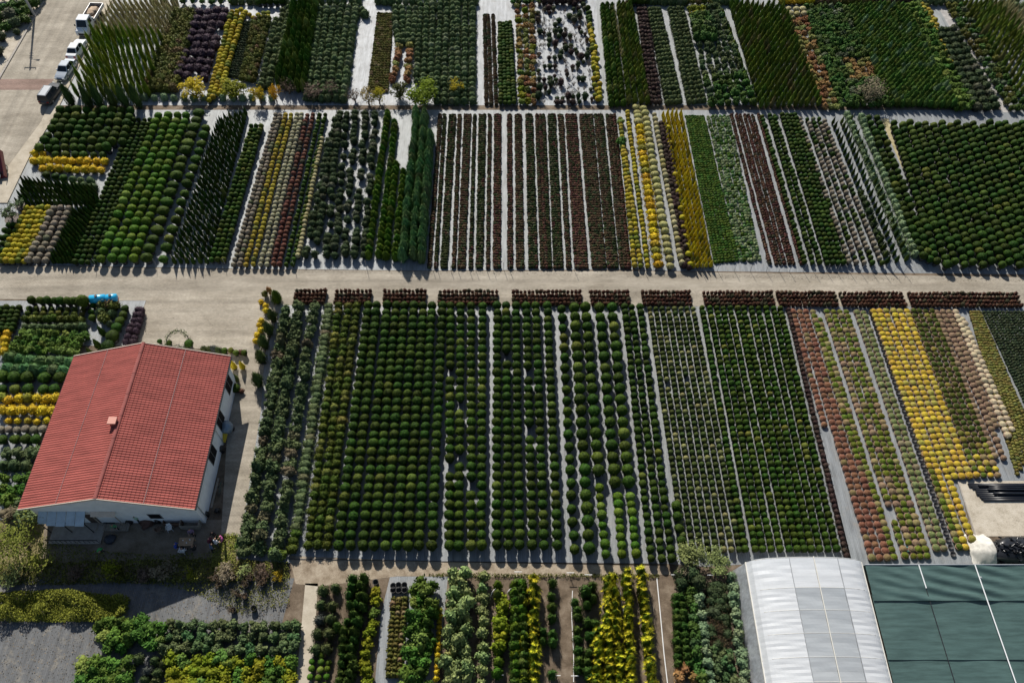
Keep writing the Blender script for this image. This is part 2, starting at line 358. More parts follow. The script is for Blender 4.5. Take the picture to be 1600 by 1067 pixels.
def on_profile(g, prof, n, L, lo=0.9, hi=1.06, t0=0.0, t1=1.0):
    ts = np.linspace(t0, t1, 60); pr = np.array([prof(t) for t in ts]); w = pr[:, 0] + 0.02; cw = np.cumsum(w) / w.sum()
    t = np.interp(g.random(n), cw, ts); th = g.random(n) * 6.2832
    r = np.array([prof(x)[0] for x in t]); z = np.array([prof(x)[1] for x in t]); e = 0.02
    dr = np.array([prof(min(1, x + e))[0] - prof(max(0, x - e))[0] for x in t]); dz = np.array([prof(min(1, x + e))[1] - prof(max(0, x - e))[1] for x in t])
    k = lo + g.random(n) * (hi - lo); rr = r * k * L(th, t)
    P = np.stack([np.cos(th) * rr, np.sin(th) * rr, (z - 0.5) * (0.5 + k / 2) + 0.5], 1)
    N = np.stack([np.cos(th) * dz, np.sin(th) * dz, -dr], 1); N /= np.linalg.norm(N, axis=1)[:, None] + 1e-9
    return P, N
P_BALL = lambda t: (0.5 * math.sin(math.pi * t) + 1e-3, 0.5 - 0.5 * math.cos(math.pi * t))
P_DOME = lambda t: (0.5 * (1 - abs(1.25 * t - 0.25) ** 2.4) ** 0.5 if t > 0.001 else 0.4, 0.02 + 0.98 * t)
P_CONE = lambda t: (0.5 * min(1, 3.5 * t + 0.45) * max(0.0, 1 - t) ** 0.75 + 0.004, t)
P_COL = lambda t: (0.5 * min(1, 4 * t + 0.55) * max(0.0, 1 - t ** 3.2) + 0.004, t)
P_FLAME = lambda t: (0.5 * math.sin(math.pi * (0.16 + 0.84 * t ** 0.8)) ** 0.9 + 0.004 if t < 1 else 0.004, t)
P_BUN = lambda t: (0.52 * math.cos(math.pi / 2 * max(0, t) ** 1.9) if t > 0 else 0.47, 0.3 + 0.7 * t)
def pot_geo(G, h=0.24, r=0.26, mi=1, ns=8):
    th = np.arange(ns) / ns * 6.2832; c, s = np.cos(th), np.sin(th)
    V = np.concatenate([np.stack([c * r * .8, s * r * .8, 0 * c], 1), np.stack([c * r, s * r, 0 * c + h], 1), np.stack([c * r * .86, s * r * .86, 0 * c + h * .96], 1)]); T = []
    for k in range(2):
        for j in range(ns):
            a = k * ns + j; b = k * ns + (j + 1) % ns; T += [(a, b, b + ns), (a, b + ns, a + ns)]
    for j in range(1, ns - 1): T.append((2 * ns, 2 * ns + j, 2 * ns + j + 1))
    G.add(V, T, 0.5, mi)
def stem_geo(G, p0, p1, r0, r1, mi=2, ns=5, tint=0.5):
    p0 = np.array(p0, float); p1 = np.array(p1, float); d = p1 - p0; d /= np.linalg.norm(d) + 1e-9
    a = np.cross(d, [0.3, 0.9, 0.1]); a /= np.linalg.norm(a) + 1e-9; b = np.cross(d, a); th = np.arange(ns) / ns * 6.2832
    ring = lambda p, r: p + (np.cos(th)[:, None] * a + np.sin(th)[:, None] * b) * r
    V = np.concatenate([ring(p0, r0), ring(p1, r1)]); T = []
    for j in range(ns): T += [(j, (j + 1) % ns, ns + (j + 1) % ns), (j, ns + (j + 1) % ns, ns + j)]
    G.add(V, T, tint, mi)
def lift(d, z0, h):
    """squeeze the leaves of a plant between z0 and 1 to make room for a pot or stem"""
    d['v'][:, 2] = z0 + d['v'][:, 2] * h
    return d
def merge(*ds):
    G = Geo()
    for d in ds:
        G.V.append(d['v']); G.T.append(d['t'] + G.n); G.M.append(d['m']); G.C.append(d['c']); G.n += len(d['v'])
    return G.done()
def shaped(seed, prof, lump=0.12, nl=150, ls=0.1, asp=0.7, jit=0.5, shrink=0.93, ns=12, nr=8, tri=False, up=False, pot=True, cane=False, z0=0.14, lo=0.9, hi=1.06, ctint=(0.1, 0.7)):
    g = np.random.default_rng(seed); G = Geo()
    L = core(G, g, prof, lump, ns, nr, shrink, ctint)
    if nl:
        P, N = on_profile(g, prof, nl, L, lo, hi); al = None
        if up:
            al = N * 0.35 + np.array([0, 0, 1.0])
        leaves(G, g, P, N, ls, asp, jit, tri=tri, along=al)
    d = lift(G.done(), z0 if pot else 0.0, 1 - z0 if pot else 1.0); H = Geo()
    if pot: pot_geo(H, z0 + 0.06, 0.3)
    if cane: stem_geo(H, (0.12, 0, 0), (0.16, 0.05, 1.12), 0.07, 0.06, 2, 4)
    return merge(d, H.done()) if H.n else d
def bushy(seed, n_cl=9, nl=34, ls=0.17, spread=0.3, cl=0.27, asp=0.6, jit=0.9, coreb=True, z0=0.1, flat=1.0):
    """loose shrub: several leaf clusters of uneven size with gaps"""
    g = np.random.default_rng(seed); G = Geo()
    for k in range(n_cl):
        a = g.random() * 6.28; rr = spread * math.sqrt(g.random()); zc = 0.3 + 0.5 * g.random() * flat * (1 - (rr / spread) ** 2 * 0.5); r = cl * (0.7 + g.random() * 0.5)
        c = np.array([math.cos(a) * rr, math.sin(a) * rr, zc])
        D = g.normal(size=(nl, 3)); D /= np.linalg.norm(D, axis=1)[:, None]
        tb = g.random() * 0.5
        if coreb:
            B = Geo(); core(B, g, P_BALL, 0.25, 7, 5, 1.0, (tb * 0.6, tb * 0.6 + 0.4)); b = B.done(); V = (b['v'] - [0, 0, 0.5]) * 2 * r * 0.78 + c; G.add(V, b['t'], b['c'])
        P = c + D * r * (0.75 + 0.4 * g.random((nl, 1))); leaves(G, g, P, D + [0, 0, 0.5], ls, asp, jit, (tb, tb + 0.5))
    H = Geo(); stem_geo(H, (0, 0, 0), (0, 0, 0.45), 0.05, 0.04)
    return merge(G.done(), H.done())
def spiky(seed, ntip=10, prof=P_COL, ray=8, tl=0.3):
    """golden conifer: a dark body whose shoots end in yellow stars"""
    g = np.random.default_rng(seed); G = Geo()
    L = core(G, g, prof, 0.35, 9, 8, 0.7, (0.0, 0.06))
    P, N = on_profile(g, prof, 90, L, 0.7, 1.0); leaves(G, g, P, N, 0.17, 0.5, 0.8, (0.0, 0.07), along=N + [0, 0, 0.6])
    P, N = on_profile(g, prof, ntip, L, 0.8, 1.1, 0.25, 1.0); P[0] = (0, 0, 1.0)
    for p, n in zip(P, N):
        m = ray; th = g.random() * 6.28 + np.arange(m) / m * 6.28; u = n + np.array([0, 0, 0.8]); u /= np.linalg.norm(u)
        a = np.cross(u, [0.2, 1, 0.1]); a /= np.linalg.norm(a); b = np.cross(u, a)
        D = np.cos(th)[:, None] * a + np.sin(th)[:, None] * b + u * (0.1 + 0.5 * g.random((m, 1))); D /= np.linalg.norm(D, axis=1)[:, None]
        ln = tl * (0.6 + 0.6 * g.random((m, 1))); W = np.cross(D, u); W /= np.linalg.norm(W, axis=1)[:, None] + 1e-9
        i = np.arange(m); V = np.concatenate([np.tile(p, (m, 1)) - W * 0.026, np.tile(p, (m, 1)) + W * 0.026, p + D * ln])
        G.add(V, np.stack([i, i + m, i + 2 * m], 1), 0.75 + 0.25 * np.tile(g.random(m), 3))
    return G.done()
def twigs(seed, nb=12, nl=20, ls=0.08):
    g = np.random.default_rng(seed); G = Geo()
    for k in range(nb):
        a = g.random() * 6.28; r = 0.2 + 0.3 * g.random(); p1 = np.array([math.cos(a) * r * 0.5, math.sin(a) * r * 0.5, 0.45 + 0.2 * g.random()]); p2 = np.array([math.cos(a + .3) * r, math.sin(a + .3) * r, 0.7 + 0.3 * g.random()])
        stem_geo(G, (0, 0, 0.05), p1, 0.022, 0.014, 2, 3); stem_geo(G, p1, p2, 0.013, 0.006, 2, 3)
        for q in range(2):
            p3 = p1 + (g.random(3) - [0.5, 0.5, 0.1]) * 0.4; stem_geo(G, p1, p3, 0.01, 0.005, 2, 3)
        if nl:
            P = p1 + (p2 - p1) * g.random((nl // 4 + 1, 1)) + (g.random((nl // 4 + 1, 3)) - 0.5) * 0.25; leaves(G, g, P, P * 0 + [0, 0, 1.0], ls, 0.6, 0.9)
    return G.done()
def tuft(seed, nl=14, ls=0.4):
    """dwarf plant too small to show more than a tuft over its pot"""
    g = np.random.default_rng(seed); G = Geo(); core(G, g, P_DOME, 0.3, 7, 3, 0.95, (0.0, 0.8))
    P, N = on_profile(g, P_DOME, nl, lambda a, b: 1.0, 0.85, 1.1); leaves(G, g, P, N, ls, 0.6, 0.7)
    return G.done()
def reed(seed, n=26):
    """slender upright grass or whip-like tree"""
    g = np.random.default_rng(seed); G = Geo(); core(G, g, P_FLAME, 0.3, 6, 5, 0.6, (0, 0.5))
    P, N = on_profile(g, P_FLAME, n * 2, lambda a, b: 1.0, 0.6, 1.05); leaves(G, g, P, N, 0.3, 0.3, 0.4, along=N * 0.3 + [0, 0, 1.5], tri=True)
    stem_geo(G, (0, 0, 0), (0, 0, 1.0), 0.04, 0.02, 2, 4)
    return G.done()
def crown_geo(seed, ncl=26, nl=46, ls=0.075, cl=0.17):
    """crown of a tree, unit sized: many separate leaf clusters with gaps between them"""
    g = np.random.default_rng(seed); G = Geo()
    for k in range(ncl):
        D = g.normal(size=3); D /= np.linalg.norm(D); c = D * 0.42 * g.random() ** 0.45; c[2] = 0.5 + c[2] * 0.95; r = cl * (0.6 + 0.7 * g.random())
        Q = g.normal(size=(nl, 3)); Q /= np.linalg.norm(Q, axis=1)[:, None]; tb = g.random() * 0.5
        leaves(G, g, c + Q * r * (0.35 + 0.75 * g.random((nl, 1))), Q * 0.5 + [0, 0, 0.7], ls, 0.65, 0.9, (tb, tb + 0.5))
    return G.done()

PROTO = {
    'ball': (lambda s: shaped(s, P_BALL, 0.10, 200, 0.105, z0=0.27), lambda s: shaped(s, P_BALL, 0.12, 26, 0.2, ns=8, nr=5, z0=0.27)),
    'smooth': (lambda s: shaped(s, P_BALL, 0.07, 190, 0.09, jit=0.65, hi=1.1, z0=0.27), lambda s: shaped(s, P_BALL, 0.08, 20, 0.16, ns=8, nr=5, z0=0.27)),
    'bun': (lambda s: shaped(s, P_BUN, 0.12, 120, 0.11, pot=False), lambda s: shaped(s, P_BUN, 0.14, 20, 0.2, ns=7, nr=4, pot=False)),
    'rough': (lambda s: shaped(s, P_BALL, 0.3, 170, 0.17, 0.5, 0.9, 0.86, hi=1.16), lambda s: shaped(s, P_BALL, 0.3, 34, 0.26, 0.5, 0.9, 0.86, ns=7, nr=5, pot=False)),
    'bush': (lambda s: bushy(s), lambda s: bushy(s, 5, 9, 0.26)),
    'loose': (lambda s: bushy(s, 12, 40, 0.18, 0.27, 0.3, coreb=False), lambda s: bushy(s, 5, 12, 0.26, coreb=False)),
    'cone': (lambda s: shaped(s, P_CONE, 0.15, 130, 0.2, 0.3, 0.4, tri=True, up=True, z0=0.06), lambda s: shaped(s, P_CONE, 0.18, 24, 0.3, 0.35, 0.4, ns=7, nr=5, tri=True, up=True, pot=False)),
    'canecone': (lambda s: shaped(s, P_CONE, 0.15, 110, 0.2, 0.3, 0.4, tri=True, up=True, cane=True, z0=0.08), lambda s: shaped(s, P_CONE, 0.18, 20, 0.3, 0.35, 0.4, ns=6, nr=4, tri=True, up=True, pot=False, cane=True)),
    'column': (lambda s: shaped(s, P_COL, 0.22, 190, 0.2, 0.35, 0.5, 0.88, tri=True, up=True, z0=0.05, hi=1.12), lambda s: shaped(s, P_COL, 0.22, 36, 0.3, 0.4, 0.5, 0.88, ns=7, nr=6, tri=True, up=True, pot=False)),
    'flame': (lambda s: shaped(s, P_FLAME, 0.3, 210, 0.2, 0.35, 0.6, 0.82, tri=True, up=True, z0=0.05, hi=1.2), lambda s: shaped(s, P_FLAME, 0.2, 36, 0.26, 0.4, 0.5, ns=7, nr=6, tri=True, up=True, pot=False)),
    'spruce': (lambda s: shaped(s, P_DOME, 0.3, 170, 0.18, 0.4, 0.7, 0.85, hi=1.14, pot=False, tri=True, up=True), lambda s: shaped(s, P_DOME, 0.3, 40, 0.26, 0.5, 0.7, 0.85, ns=7, nr=5, pot=False, tri=True, up=True)),
    'spiky': (lambda s: spiky(s), lambda s: spiky(s, 8, ray=6)),
    'twig': (lambda s: twigs(s), lambda s: twigs(s, 6, 10)),
    'tuft': (lambda s: tuft(s, 26, 0.34), lambda s: tuft(s, 9, 0.5)),
    'reed': (lambda s: reed(s), lambda s: reed(s, 9)),
}
M_POT = plain('black_pot', (0.03, 0.028, 0.027), 0.5)
M_CLAY = plain('clay_pot', (0.26, 0.15, 0.11), 0.7, noise=0.2, scale=6)
M_WOOD = plain('stem_wood', (0.12, 0.085, 0.055), 0.9)
M_CANE = plain('pale_cane', (0.62, 0.58, 0.48), 0.7)
def geo_mesh(name, d, mats, prand=None):
    me = bpy.data.meshes.new(name); nv, nt = len(d['v']), len(d['t'])
    me.vertices.add(nv); me.vertices.foreach_set('co', d['v'].astype(np.float32).ravel())
    me.loops.add(nt * 3); me.loops.foreach_set('vertex_index', d['t'].astype(np.int32).ravel())
    me.polygons.add(nt); me.polygons.foreach_set('loop_start', np.arange(0, nt * 3, 3, dtype=np.int32))
    for m in mats: me.materials.append(m)
    me.polygons.foreach_set('material_index', d['m'].astype(np.int32))
    a = me.attributes.new('tint', 'FLOAT', 'POINT'); a.data.foreach_set('value', d['c'].astype(np.float32))
    if prand is not None:
        a = me.attributes.new('prand', 'FLOAT', 'POINT'); a.data.foreach_set('value', prand.astype(np.float32))
    me.update(calc_edges=True)
    return me

# ------------------------------------------------------------------ the kinds of plant that grow here
KIND = {}
def kind(name, proto, mat, desc, cat='shrub', group=None, pot=None):
    KIND[name] = dict(proto=proto, mat=mat, desc=desc, cat=cat, group=group or (name.replace('_', ' ') + ' plants of the nursery'), pot=pot, recs=[])
G_DK = leaf('ball_green', (0.022, 0.05, 0.012), (0.06, 0.11, 0.02), (0.10, 0.12, 0.02), 0.03, vv=0.6)
G_MID = leaf('round_green', (0.026, 0.062, 0.012), (0.075, 0.13, 0.025), (0.13, 0.14, 0.025), 0.05, vv=0.6)
G_BRT = leaf('fresh_green', (0.05, 0.11, 0.016), (0.14, 0.25, 0.035), (0.12, 0.18, 0.03), 0.1, vv=0.4)
G_GREY = leaf('grey_green', (0.055, 0.088, 0.06), (0.19, 0.25, 0.18), (0.12, 0.1, 0.06), 0.1, hv=0.02, vv=0.4)
G_OLV = leaf('olive_green', (0.09, 0.11, 0.035), (0.2, 0.21, 0.075), (0.16, 0.11, 0.05), 0.12, vv=0.5)
G_YGR = leaf('yellow_green', (0.07, 0.1, 0.012), (0.17, 0.2, 0.03), (0.2, 0.18, 0.03), 0.2, vv=0.5)
G_YEL = leaf('gold_leaf', (0.3, 0.21, 0.012), (0.68, 0.48, 0.03), (0.18, 0.2, 0.03), 0.1, hv=0.015, vv=0.35)
G_GOLD = leaf('golden_conifer', (0.10, 0.17, 0.02), (0.8, 0.72, 0.08), hv=0.015, vv=0.3)
G_MUST = leaf('mustard_leaf', (0.2, 0.16, 0.018), (0.42, 0.33, 0.05), (0.12, 0.13, 0.03), 0.15, hv=0.015, vv=0.4)
G_CRM = leaf('cream_leaf', (0.28, 0.24, 0.12), (0.46, 0.42, 0.24), (0.3, 0.26, 0.1), 0.12, hv=0.01, vv=0.3)
G_PALE = leaf('pale_sage', (0.22, 0.21, 0.13), (0.4, 0.38, 0.24), hv=0.015, vv=0.3)
G_SAGE = leaf('sage_leaf', (0.13, 0.17, 0.10), (0.27, 0.31, 0.2), (0.2, 0.17, 0.1), 0.1, hv=0.015, vv=0.35)
G_TAUP = leaf('taupe_leaf', (0.14, 0.118, 0.085), (0.29, 0.25, 0.185), (0.12, 0.14, 0.07), 0.1, hv=0.015, vv=0.35)
G_BRN = leaf('brown_leaf', (0.105, 0.045, 0.026), (0.22, 0.105, 0.06), (0.14, 0.13, 0.05), 0.08, hv=0.012, vv=0.4)
G_DBRN = leaf('dark_brown_leaf', (0.04, 0.028, 0.016), (0.13, 0.085, 0.045), (0.05, 0.07, 0.03), 0.2, hv=0.02, vv=0.5)
G_RED = leaf('red_brown_leaf', (0.045, 0.022, 0.014), (0.13, 0.06, 0.038), (0.06, 0.055, 0.03), 0.2, hv=0.012, vv=0.5)
G_DRED = leaf('dark_red_leaf', (0.075, 0.03, 0.02), (0.19, 0.085, 0.055), (0.05, 0.05, 0.03), 0.12, hv=0.012, vv=0.4)
G_PLUM = leaf('plum_leaf', (0.028, 0.018, 0.026), (0.085, 0.055, 0.07), hv=0.02, vv=0.4)
G_SPR = leaf('spruce_green', (0.06, 0.1, 0.07), (0.18, 0.25, 0.18), (0.15, 0.18, 0.1), 0.08, hv=0.015, vv=0.4)
G_BLUE = leaf('blue_spruce', (0.17, 0.26, 0.235), (0.4, 0.52, 0.48), hv=0.015, vv=0.3)
G_CYP = leaf('cypress_green', (0.026, 0.058, 0.014), (0.075, 0.135, 0.028), (0.1, 0.13, 0.03), 0.08, vv=0.4)
G_SLIM = leaf('slim_cypress_green', (0.12, 0.2, 0.03), (0.36, 0.46, 0.08), (0.4, 0.42, 0.08), 0.1, vv=0.35, transl=0.25)
G_LEY = leaf('hedge_green', (0.07, 0.155, 0.1), (0.2, 0.36, 0.22), (0.1, 0.12, 0.05), 0.08, vv=0.4)
G_AUT = leaf('autumn_leaf', (0.15, 0.07, 0.03), (0.34, 0.2, 0.075), (0.17, 0.18, 0.05), 0.3, hv=0.025, vv=0.5)
G_SLATE = leaf('slate_leaf', (0.035, 0.058, 0.04), (0.085, 0.12, 0.085), (0.09, 0.09, 0.06), 0.06, hv=0.02, vv=0.4)
G_STRAW = leaf('straw_leaf', (0.26, 0.24, 0.11), (0.52, 0.47, 0.27), hv=0.015, vv=0.3, transl=0.25)
G_LAV = leaf('silver_leaf', (0.18, 0.25, 0.2), (0.42, 0.5, 0.42), (0.09, 0.17, 0.05), 0.25, hv=0.02, vv=0.4)
G_ORG = leaf('orange_flower', (0.3, 0.21, 0.012), (0.66, 0.46, 0.02), (0.2, 0.2, 0.03), 0.2, hv=0.02, vv=0.35)

kind('ball_shrub', 'ball', G_DK, 'dark green ball shrub')
kind('round_ball_shrub', 'smooth', G_DK, 'round clipped green ball')
kind('large_ball_shrub', 'smooth', G_MID, 'large clipped green ball')
kind('medium_ball_shrub', 'ball', G_MID, 'medium green ball shrub')
kind('pale_ball_shrub', 'smooth', leaf('dull_green', (0.04, 0.06, 0.025), (0.1, 0.135, 0.055), (0.16, 0.16, 0.06), 0.2, vv=0.5), 'small pale-green ball')
kind('small_ball_shrub', 'ball', G_MID, 'small green ball shrub')
kind('dwarf_ball_shrub', 'smooth', G_DK, 'dwarf dark-green ball')
kind('light_ball_shrub', 'smooth', G_BRT, 'bright green clipped ball')
kind('wide_shrub', 'ball', G_MID, 'wide-topped green shrub')
kind('grey_shrub', 'bush', G_GREY, 'grey-green leafy shrub')
kind('flat_grey_shrub', 'rough', G_GREY, 'flat-topped grey shrub')
kind('yellowish_shrub', 'rough', leaf('olive_ball', (0.04, 0.068, 0.014), (0.115, 0.155, 0.035), (0.14, 0.14, 0.03), 0.14, vv=0.5), 'yellowish-green shrub')
kind('red_leaf_shrub', 'rough', G_RED, 'small red-brown leafed shrub')
kind('brown_potted_plant', 'bun', G_BRN, 'russet-brown potted plant', 'potted plant', pot=True)
kind('green_potted_plant', 'bun', leaf('pot_green', (0.09, 0.13, 0.02), (0.2, 0.24, 0.05), (0.2, 0.16, 0.07), 0.25, vv=0.4), 'green potted bun plant', 'potted plant', pot=True)
kind('sage_potted_plant', 'bun', G_SAGE, 'sage-grey potted plant', 'potted plant', pot=True)
kind('yellow_potted_plant', 'bun', leaf('pot_yellow', (0.3, 0.215, 0.018), (0.55, 0.4, 0.05), (0.27, 0.24, 0.05), 0.22, hv=0.015, vv=0.4), 'yellow-flowered potted plant', 'potted plant', pot=True)
kind('dark_potted_plant', 'bun', leaf('pot_dark', (0.045, 0.065, 0.015), (0.11, 0.13, 0.03), (0.2, 0.17, 0.03), 0.12, vv=0.4), 'dark green potted plant', 'potted plant', pot=True)
kind('tan_potted_plant', 'bun', leaf('pot_tan', (0.15, 0.1, 0.06), (0.25, 0.18, 0.11), hv=0.015, vv=0.3), 'tan-brown potted plant', 'potted plant', pot=True)
kind('cream_potted_plant', 'bun', leaf('pot_cream', (0.34, 0.28, 0.18), (0.5, 0.42, 0.28), hv=0.01, vv=0.3), 'cream-flowered potted plant', 'potted plant', pot=True)
kind('gold_shrub', 'rough', G_YEL, 'golden-yellow bushy shrub')
kind('yellow_ball_shrub', 'ball', leaf('yellow_ball', (0.2, 0.17, 0.012), (0.5, 0.4, 0.03), (0.13, 0.15, 0.02), 0.25, hv=0.015, vv=0.4), 'yellow ball shrub')
kind('mustard_ball_shrub', 'ball', G_MUST, 'mustard-yellow ball shrub')
kind('taupe_ball_shrub', 'ball', G_TAUP, 'grey-brown ball shrub')
kind('pale_olive_ball', 'ball', G_PALE, 'pale olive ball shrub')
kind('cream_ball_shrub', 'ball', G_CRM, 'cream ball shrub')
kind('cream_bush', 'ball', leaf('cream_bush_leaf', (0.24, 0.23, 0.08), (0.42, 0.39, 0.17), hv=0.01, vv=0.3), 'wide cream-yellow bush')
kind('orange_bush', 'rough', G_ORG, 'wide golden-orange bush')
kind('dark_red_shrub', 'ball', G_DRED, 'dark red ball shrub')
kind('purple_bush', 'rough', G_PLUM, 'dark purple bush')
kind('plum_shrub', 'rough', leaf('black_plum', (0.03, 0.02, 0.018), (0.08, 0.05, 0.04), vv=0.4), 'dark plum shrub')
kind('cane_conifer', 'canecone', G_CYP, 'caned dark cone conifer', 'conifer')
kind('cone_conifer', 'cone', G_CYP, 'dark green cone conifer', 'conifer')
kind('gold_conifer', 'cone', leaf('gold_cone', (0.36, 0.29, 0.015), (0.74, 0.6, 0.05), (0.2, 0.2, 0.03), 0.12, hv=0.012, vv=0.4, transl=0.3), 'golden cone conifer', 'conifer')
kind('cypress_tree', 'flame', G_SLIM, 'slim green cypress', 'tree')
kind('tall_cypress_tree', 'flame', leaf('deep_cypress', (0.05, 0.09, 0.04), (0.13, 0.19, 0.085), vv=0.3), 'tall dark cypress', 'tree')
kind('straw_cypress_tree', 'reed', G_STRAW, 'straw-coloured slender tree', 'tree')
kind('hedge_conifer', 'column', leaf('bright_hedge', (0.04, 0.105, 0.016), (0.15, 0.26, 0.04), (0.11, 0.13, 0.03), 0.1, vv=0.4), 'bright green columnar conifer', 'conifer')
kind('blue_hedge_conifer', 'column', G_LEY, 'tall blue-green conifer', 'conifer')
kind('dark_column_conifer', 'column', leaf('column_green', (0.04, 0.095, 0.02), (0.13, 0.22, 0.045), (0.18, 0.22, 0.05), 0.1, vv=0.4), 'tall dark column conifer', 'conifer')
kind('olive_column_conifer', 'flame', leaf('olive_cypress', (0.075, 0.13, 0.03), (0.22, 0.3, 0.07), (0.15, 0.13, 0.05), 0.1, vv=0.5), 'slender olive-green conifer', 'conifer')
kind('spruce_shrub', 'spruce', G_SPR, 'dark spruce shrub', 'conifer')
kind('grey_spruce_shrub', 'spruce', leaf('grey_spruce', (0.07, 0.1, 0.07), (0.18, 0.23, 0.155), hv=0.015, vv=0.4), 'grey-green spruce shrub', 'conifer')
kind('blue_spruce_shrub', 'spruce', G_BLUE, 'blue-grey spruce shrub', 'conifer')
kind('slate_shrub', 'rough', G_SLATE, 'sparse slate-green shrub')
kind('thin_brown_shrub', 'twig', G_DBRN, 'thin brown twiggy shrub')
kind('autumn_shrub', 'bush', G_AUT, 'orange autumn shrub')
kind('green_tree', 'bush', leaf('leafy_green', (0.04, 0.09, 0.03), (0.11, 0.2, 0.07), (0.09, 0.11, 0.06), 0.12, vv=0.5), 'leafy green young tree', 'tree')
kind('slim_green_tree', 'flame', leaf('slim_leaf', (0.055, 0.115, 0.035), (0.16, 0.27, 0.08), (0.13, 0.2, 0.1), 0.12, vv=0.5), 'slim green young tree', 'tree')
kind('grey_tree', 'bush', leaf('grey_leafy', (0.07, 0.105, 0.07), (0.18, 0.235, 0.165), (0.06, 0.11, 0.04), 0.2, vv=0.4), 'grey-green young tree', 'tree')
kind('olive_tree', 'loose', G_OLV, 'olive-brown slender tree', 'tree')
kind('dwarf_brown_plant', 'tuft', G_DBRN, 'dwarf dark-brown plant', 'dwarf plant')
kind('dwarf_green_plant', 'tuft', leaf('dwarf_dark_green', (0.022, 0.035, 0.018), (0.07, 0.09, 0.05), (0.1, 0.09, 0.05), 0.1, vv=0.5), 'dwarf dark-green plant', 'dwarf plant')
kind('dwarf_red_plant', 'tuft', leaf('dwarf_red', (0.055, 0.03, 0.02), (0.14, 0.068, 0.045), (0.05, 0.045, 0.025), 0.2, vv=0.5), 'dwarf red-leafed plant', 'dwarf plant')
kind('dwarf_fresh_plant', 'tuft', leaf('dwarf_fresh', (0.04, 0.095, 0.018), (0.115, 0.2, 0.045), vv=0.35), 'dwarf fresh-green plant', 'dwarf plant')
kind('dwarf_silver_plant', 'tuft', G_LAV, 'dwarf silver-green plant', 'dwarf plant')
kind('dwarf_olive_plant', 'tuft', leaf('dwarf_olive', (0.08, 0.085, 0.035), (0.2, 0.18, 0.08), (0.2, 0.14, 0.08), 0.12, vv=0.4), 'dwarf olive-brown plant', 'dwarf plant')
kind('dwarf_gold_plant', 'tuft', leaf('dwarf_gold', (0.09, 0.085, 0.02), (0.21, 0.18, 0.045), (0.14, 0.14, 0.04), 0.3, vv=0.4), 'dwarf mustard-yellow plant', 'dwarf plant')
kind('dwarf_slate_plant', 'tuft', leaf('dwarf_slate', (0.03, 0.045, 0.036), (0.09, 0.12, 0.1), vv=0.4), 'dwarf slate-green plant', 'dwarf plant')
kind('dome_conifer', 'flame', leaf('dome_green', (0.035, 0.085, 0.028), (0.11, 0.19, 0.06), vv=0.35), 'dome-topped green conifer', 'conifer')
kind('grey_dome_conifer', 'flame', leaf('dome_grey', (0.06, 0.085, 0.055), (0.15, 0.19, 0.12), (0.07, 0.08, 0.07), 0.2, vv=0.3), 'rounded grey-green conifer', 'conifer')
kind('gold_spiky_conifer', 'spiky', G_GOLD, 'golden conifer with starry tips', 'conifer')
kind('lush_shrub', 'bush', leaf('lush_green', (0.05, 0.115, 0.028), (0.15, 0.27, 0.07), (0.14, 0.19, 0.04), 0.2, vv=0.4), 'lush bright-green shrub')
kind('lime_shrub', 'bush', leaf('lime_green', (0.12, 0.16, 0.012), (0.34, 0.36, 0.04), (0.1, 0.16, 0.03), 0.15, vv=0.4), 'lime-yellow leafy shrub')
kind('silver_pine', 'bush', leaf('silver_pine_leaf', (0.13, 0.2, 0.13), (0.34, 0.43, 0.27), (0.22, 0.24, 0.08), 0.15, vv=0.4), 'silvery-green young pine', 'tree')
kind('blue_pine', 'bush', leaf('blue_pine_leaf', (0.14, 0.22, 0.2), (0.36, 0.46, 0.42), vv=0.3), 'blue-silver young pine', 'tree')
kind('empty_pot', None, M_POT, 'empty grey plant pot', 'pot')

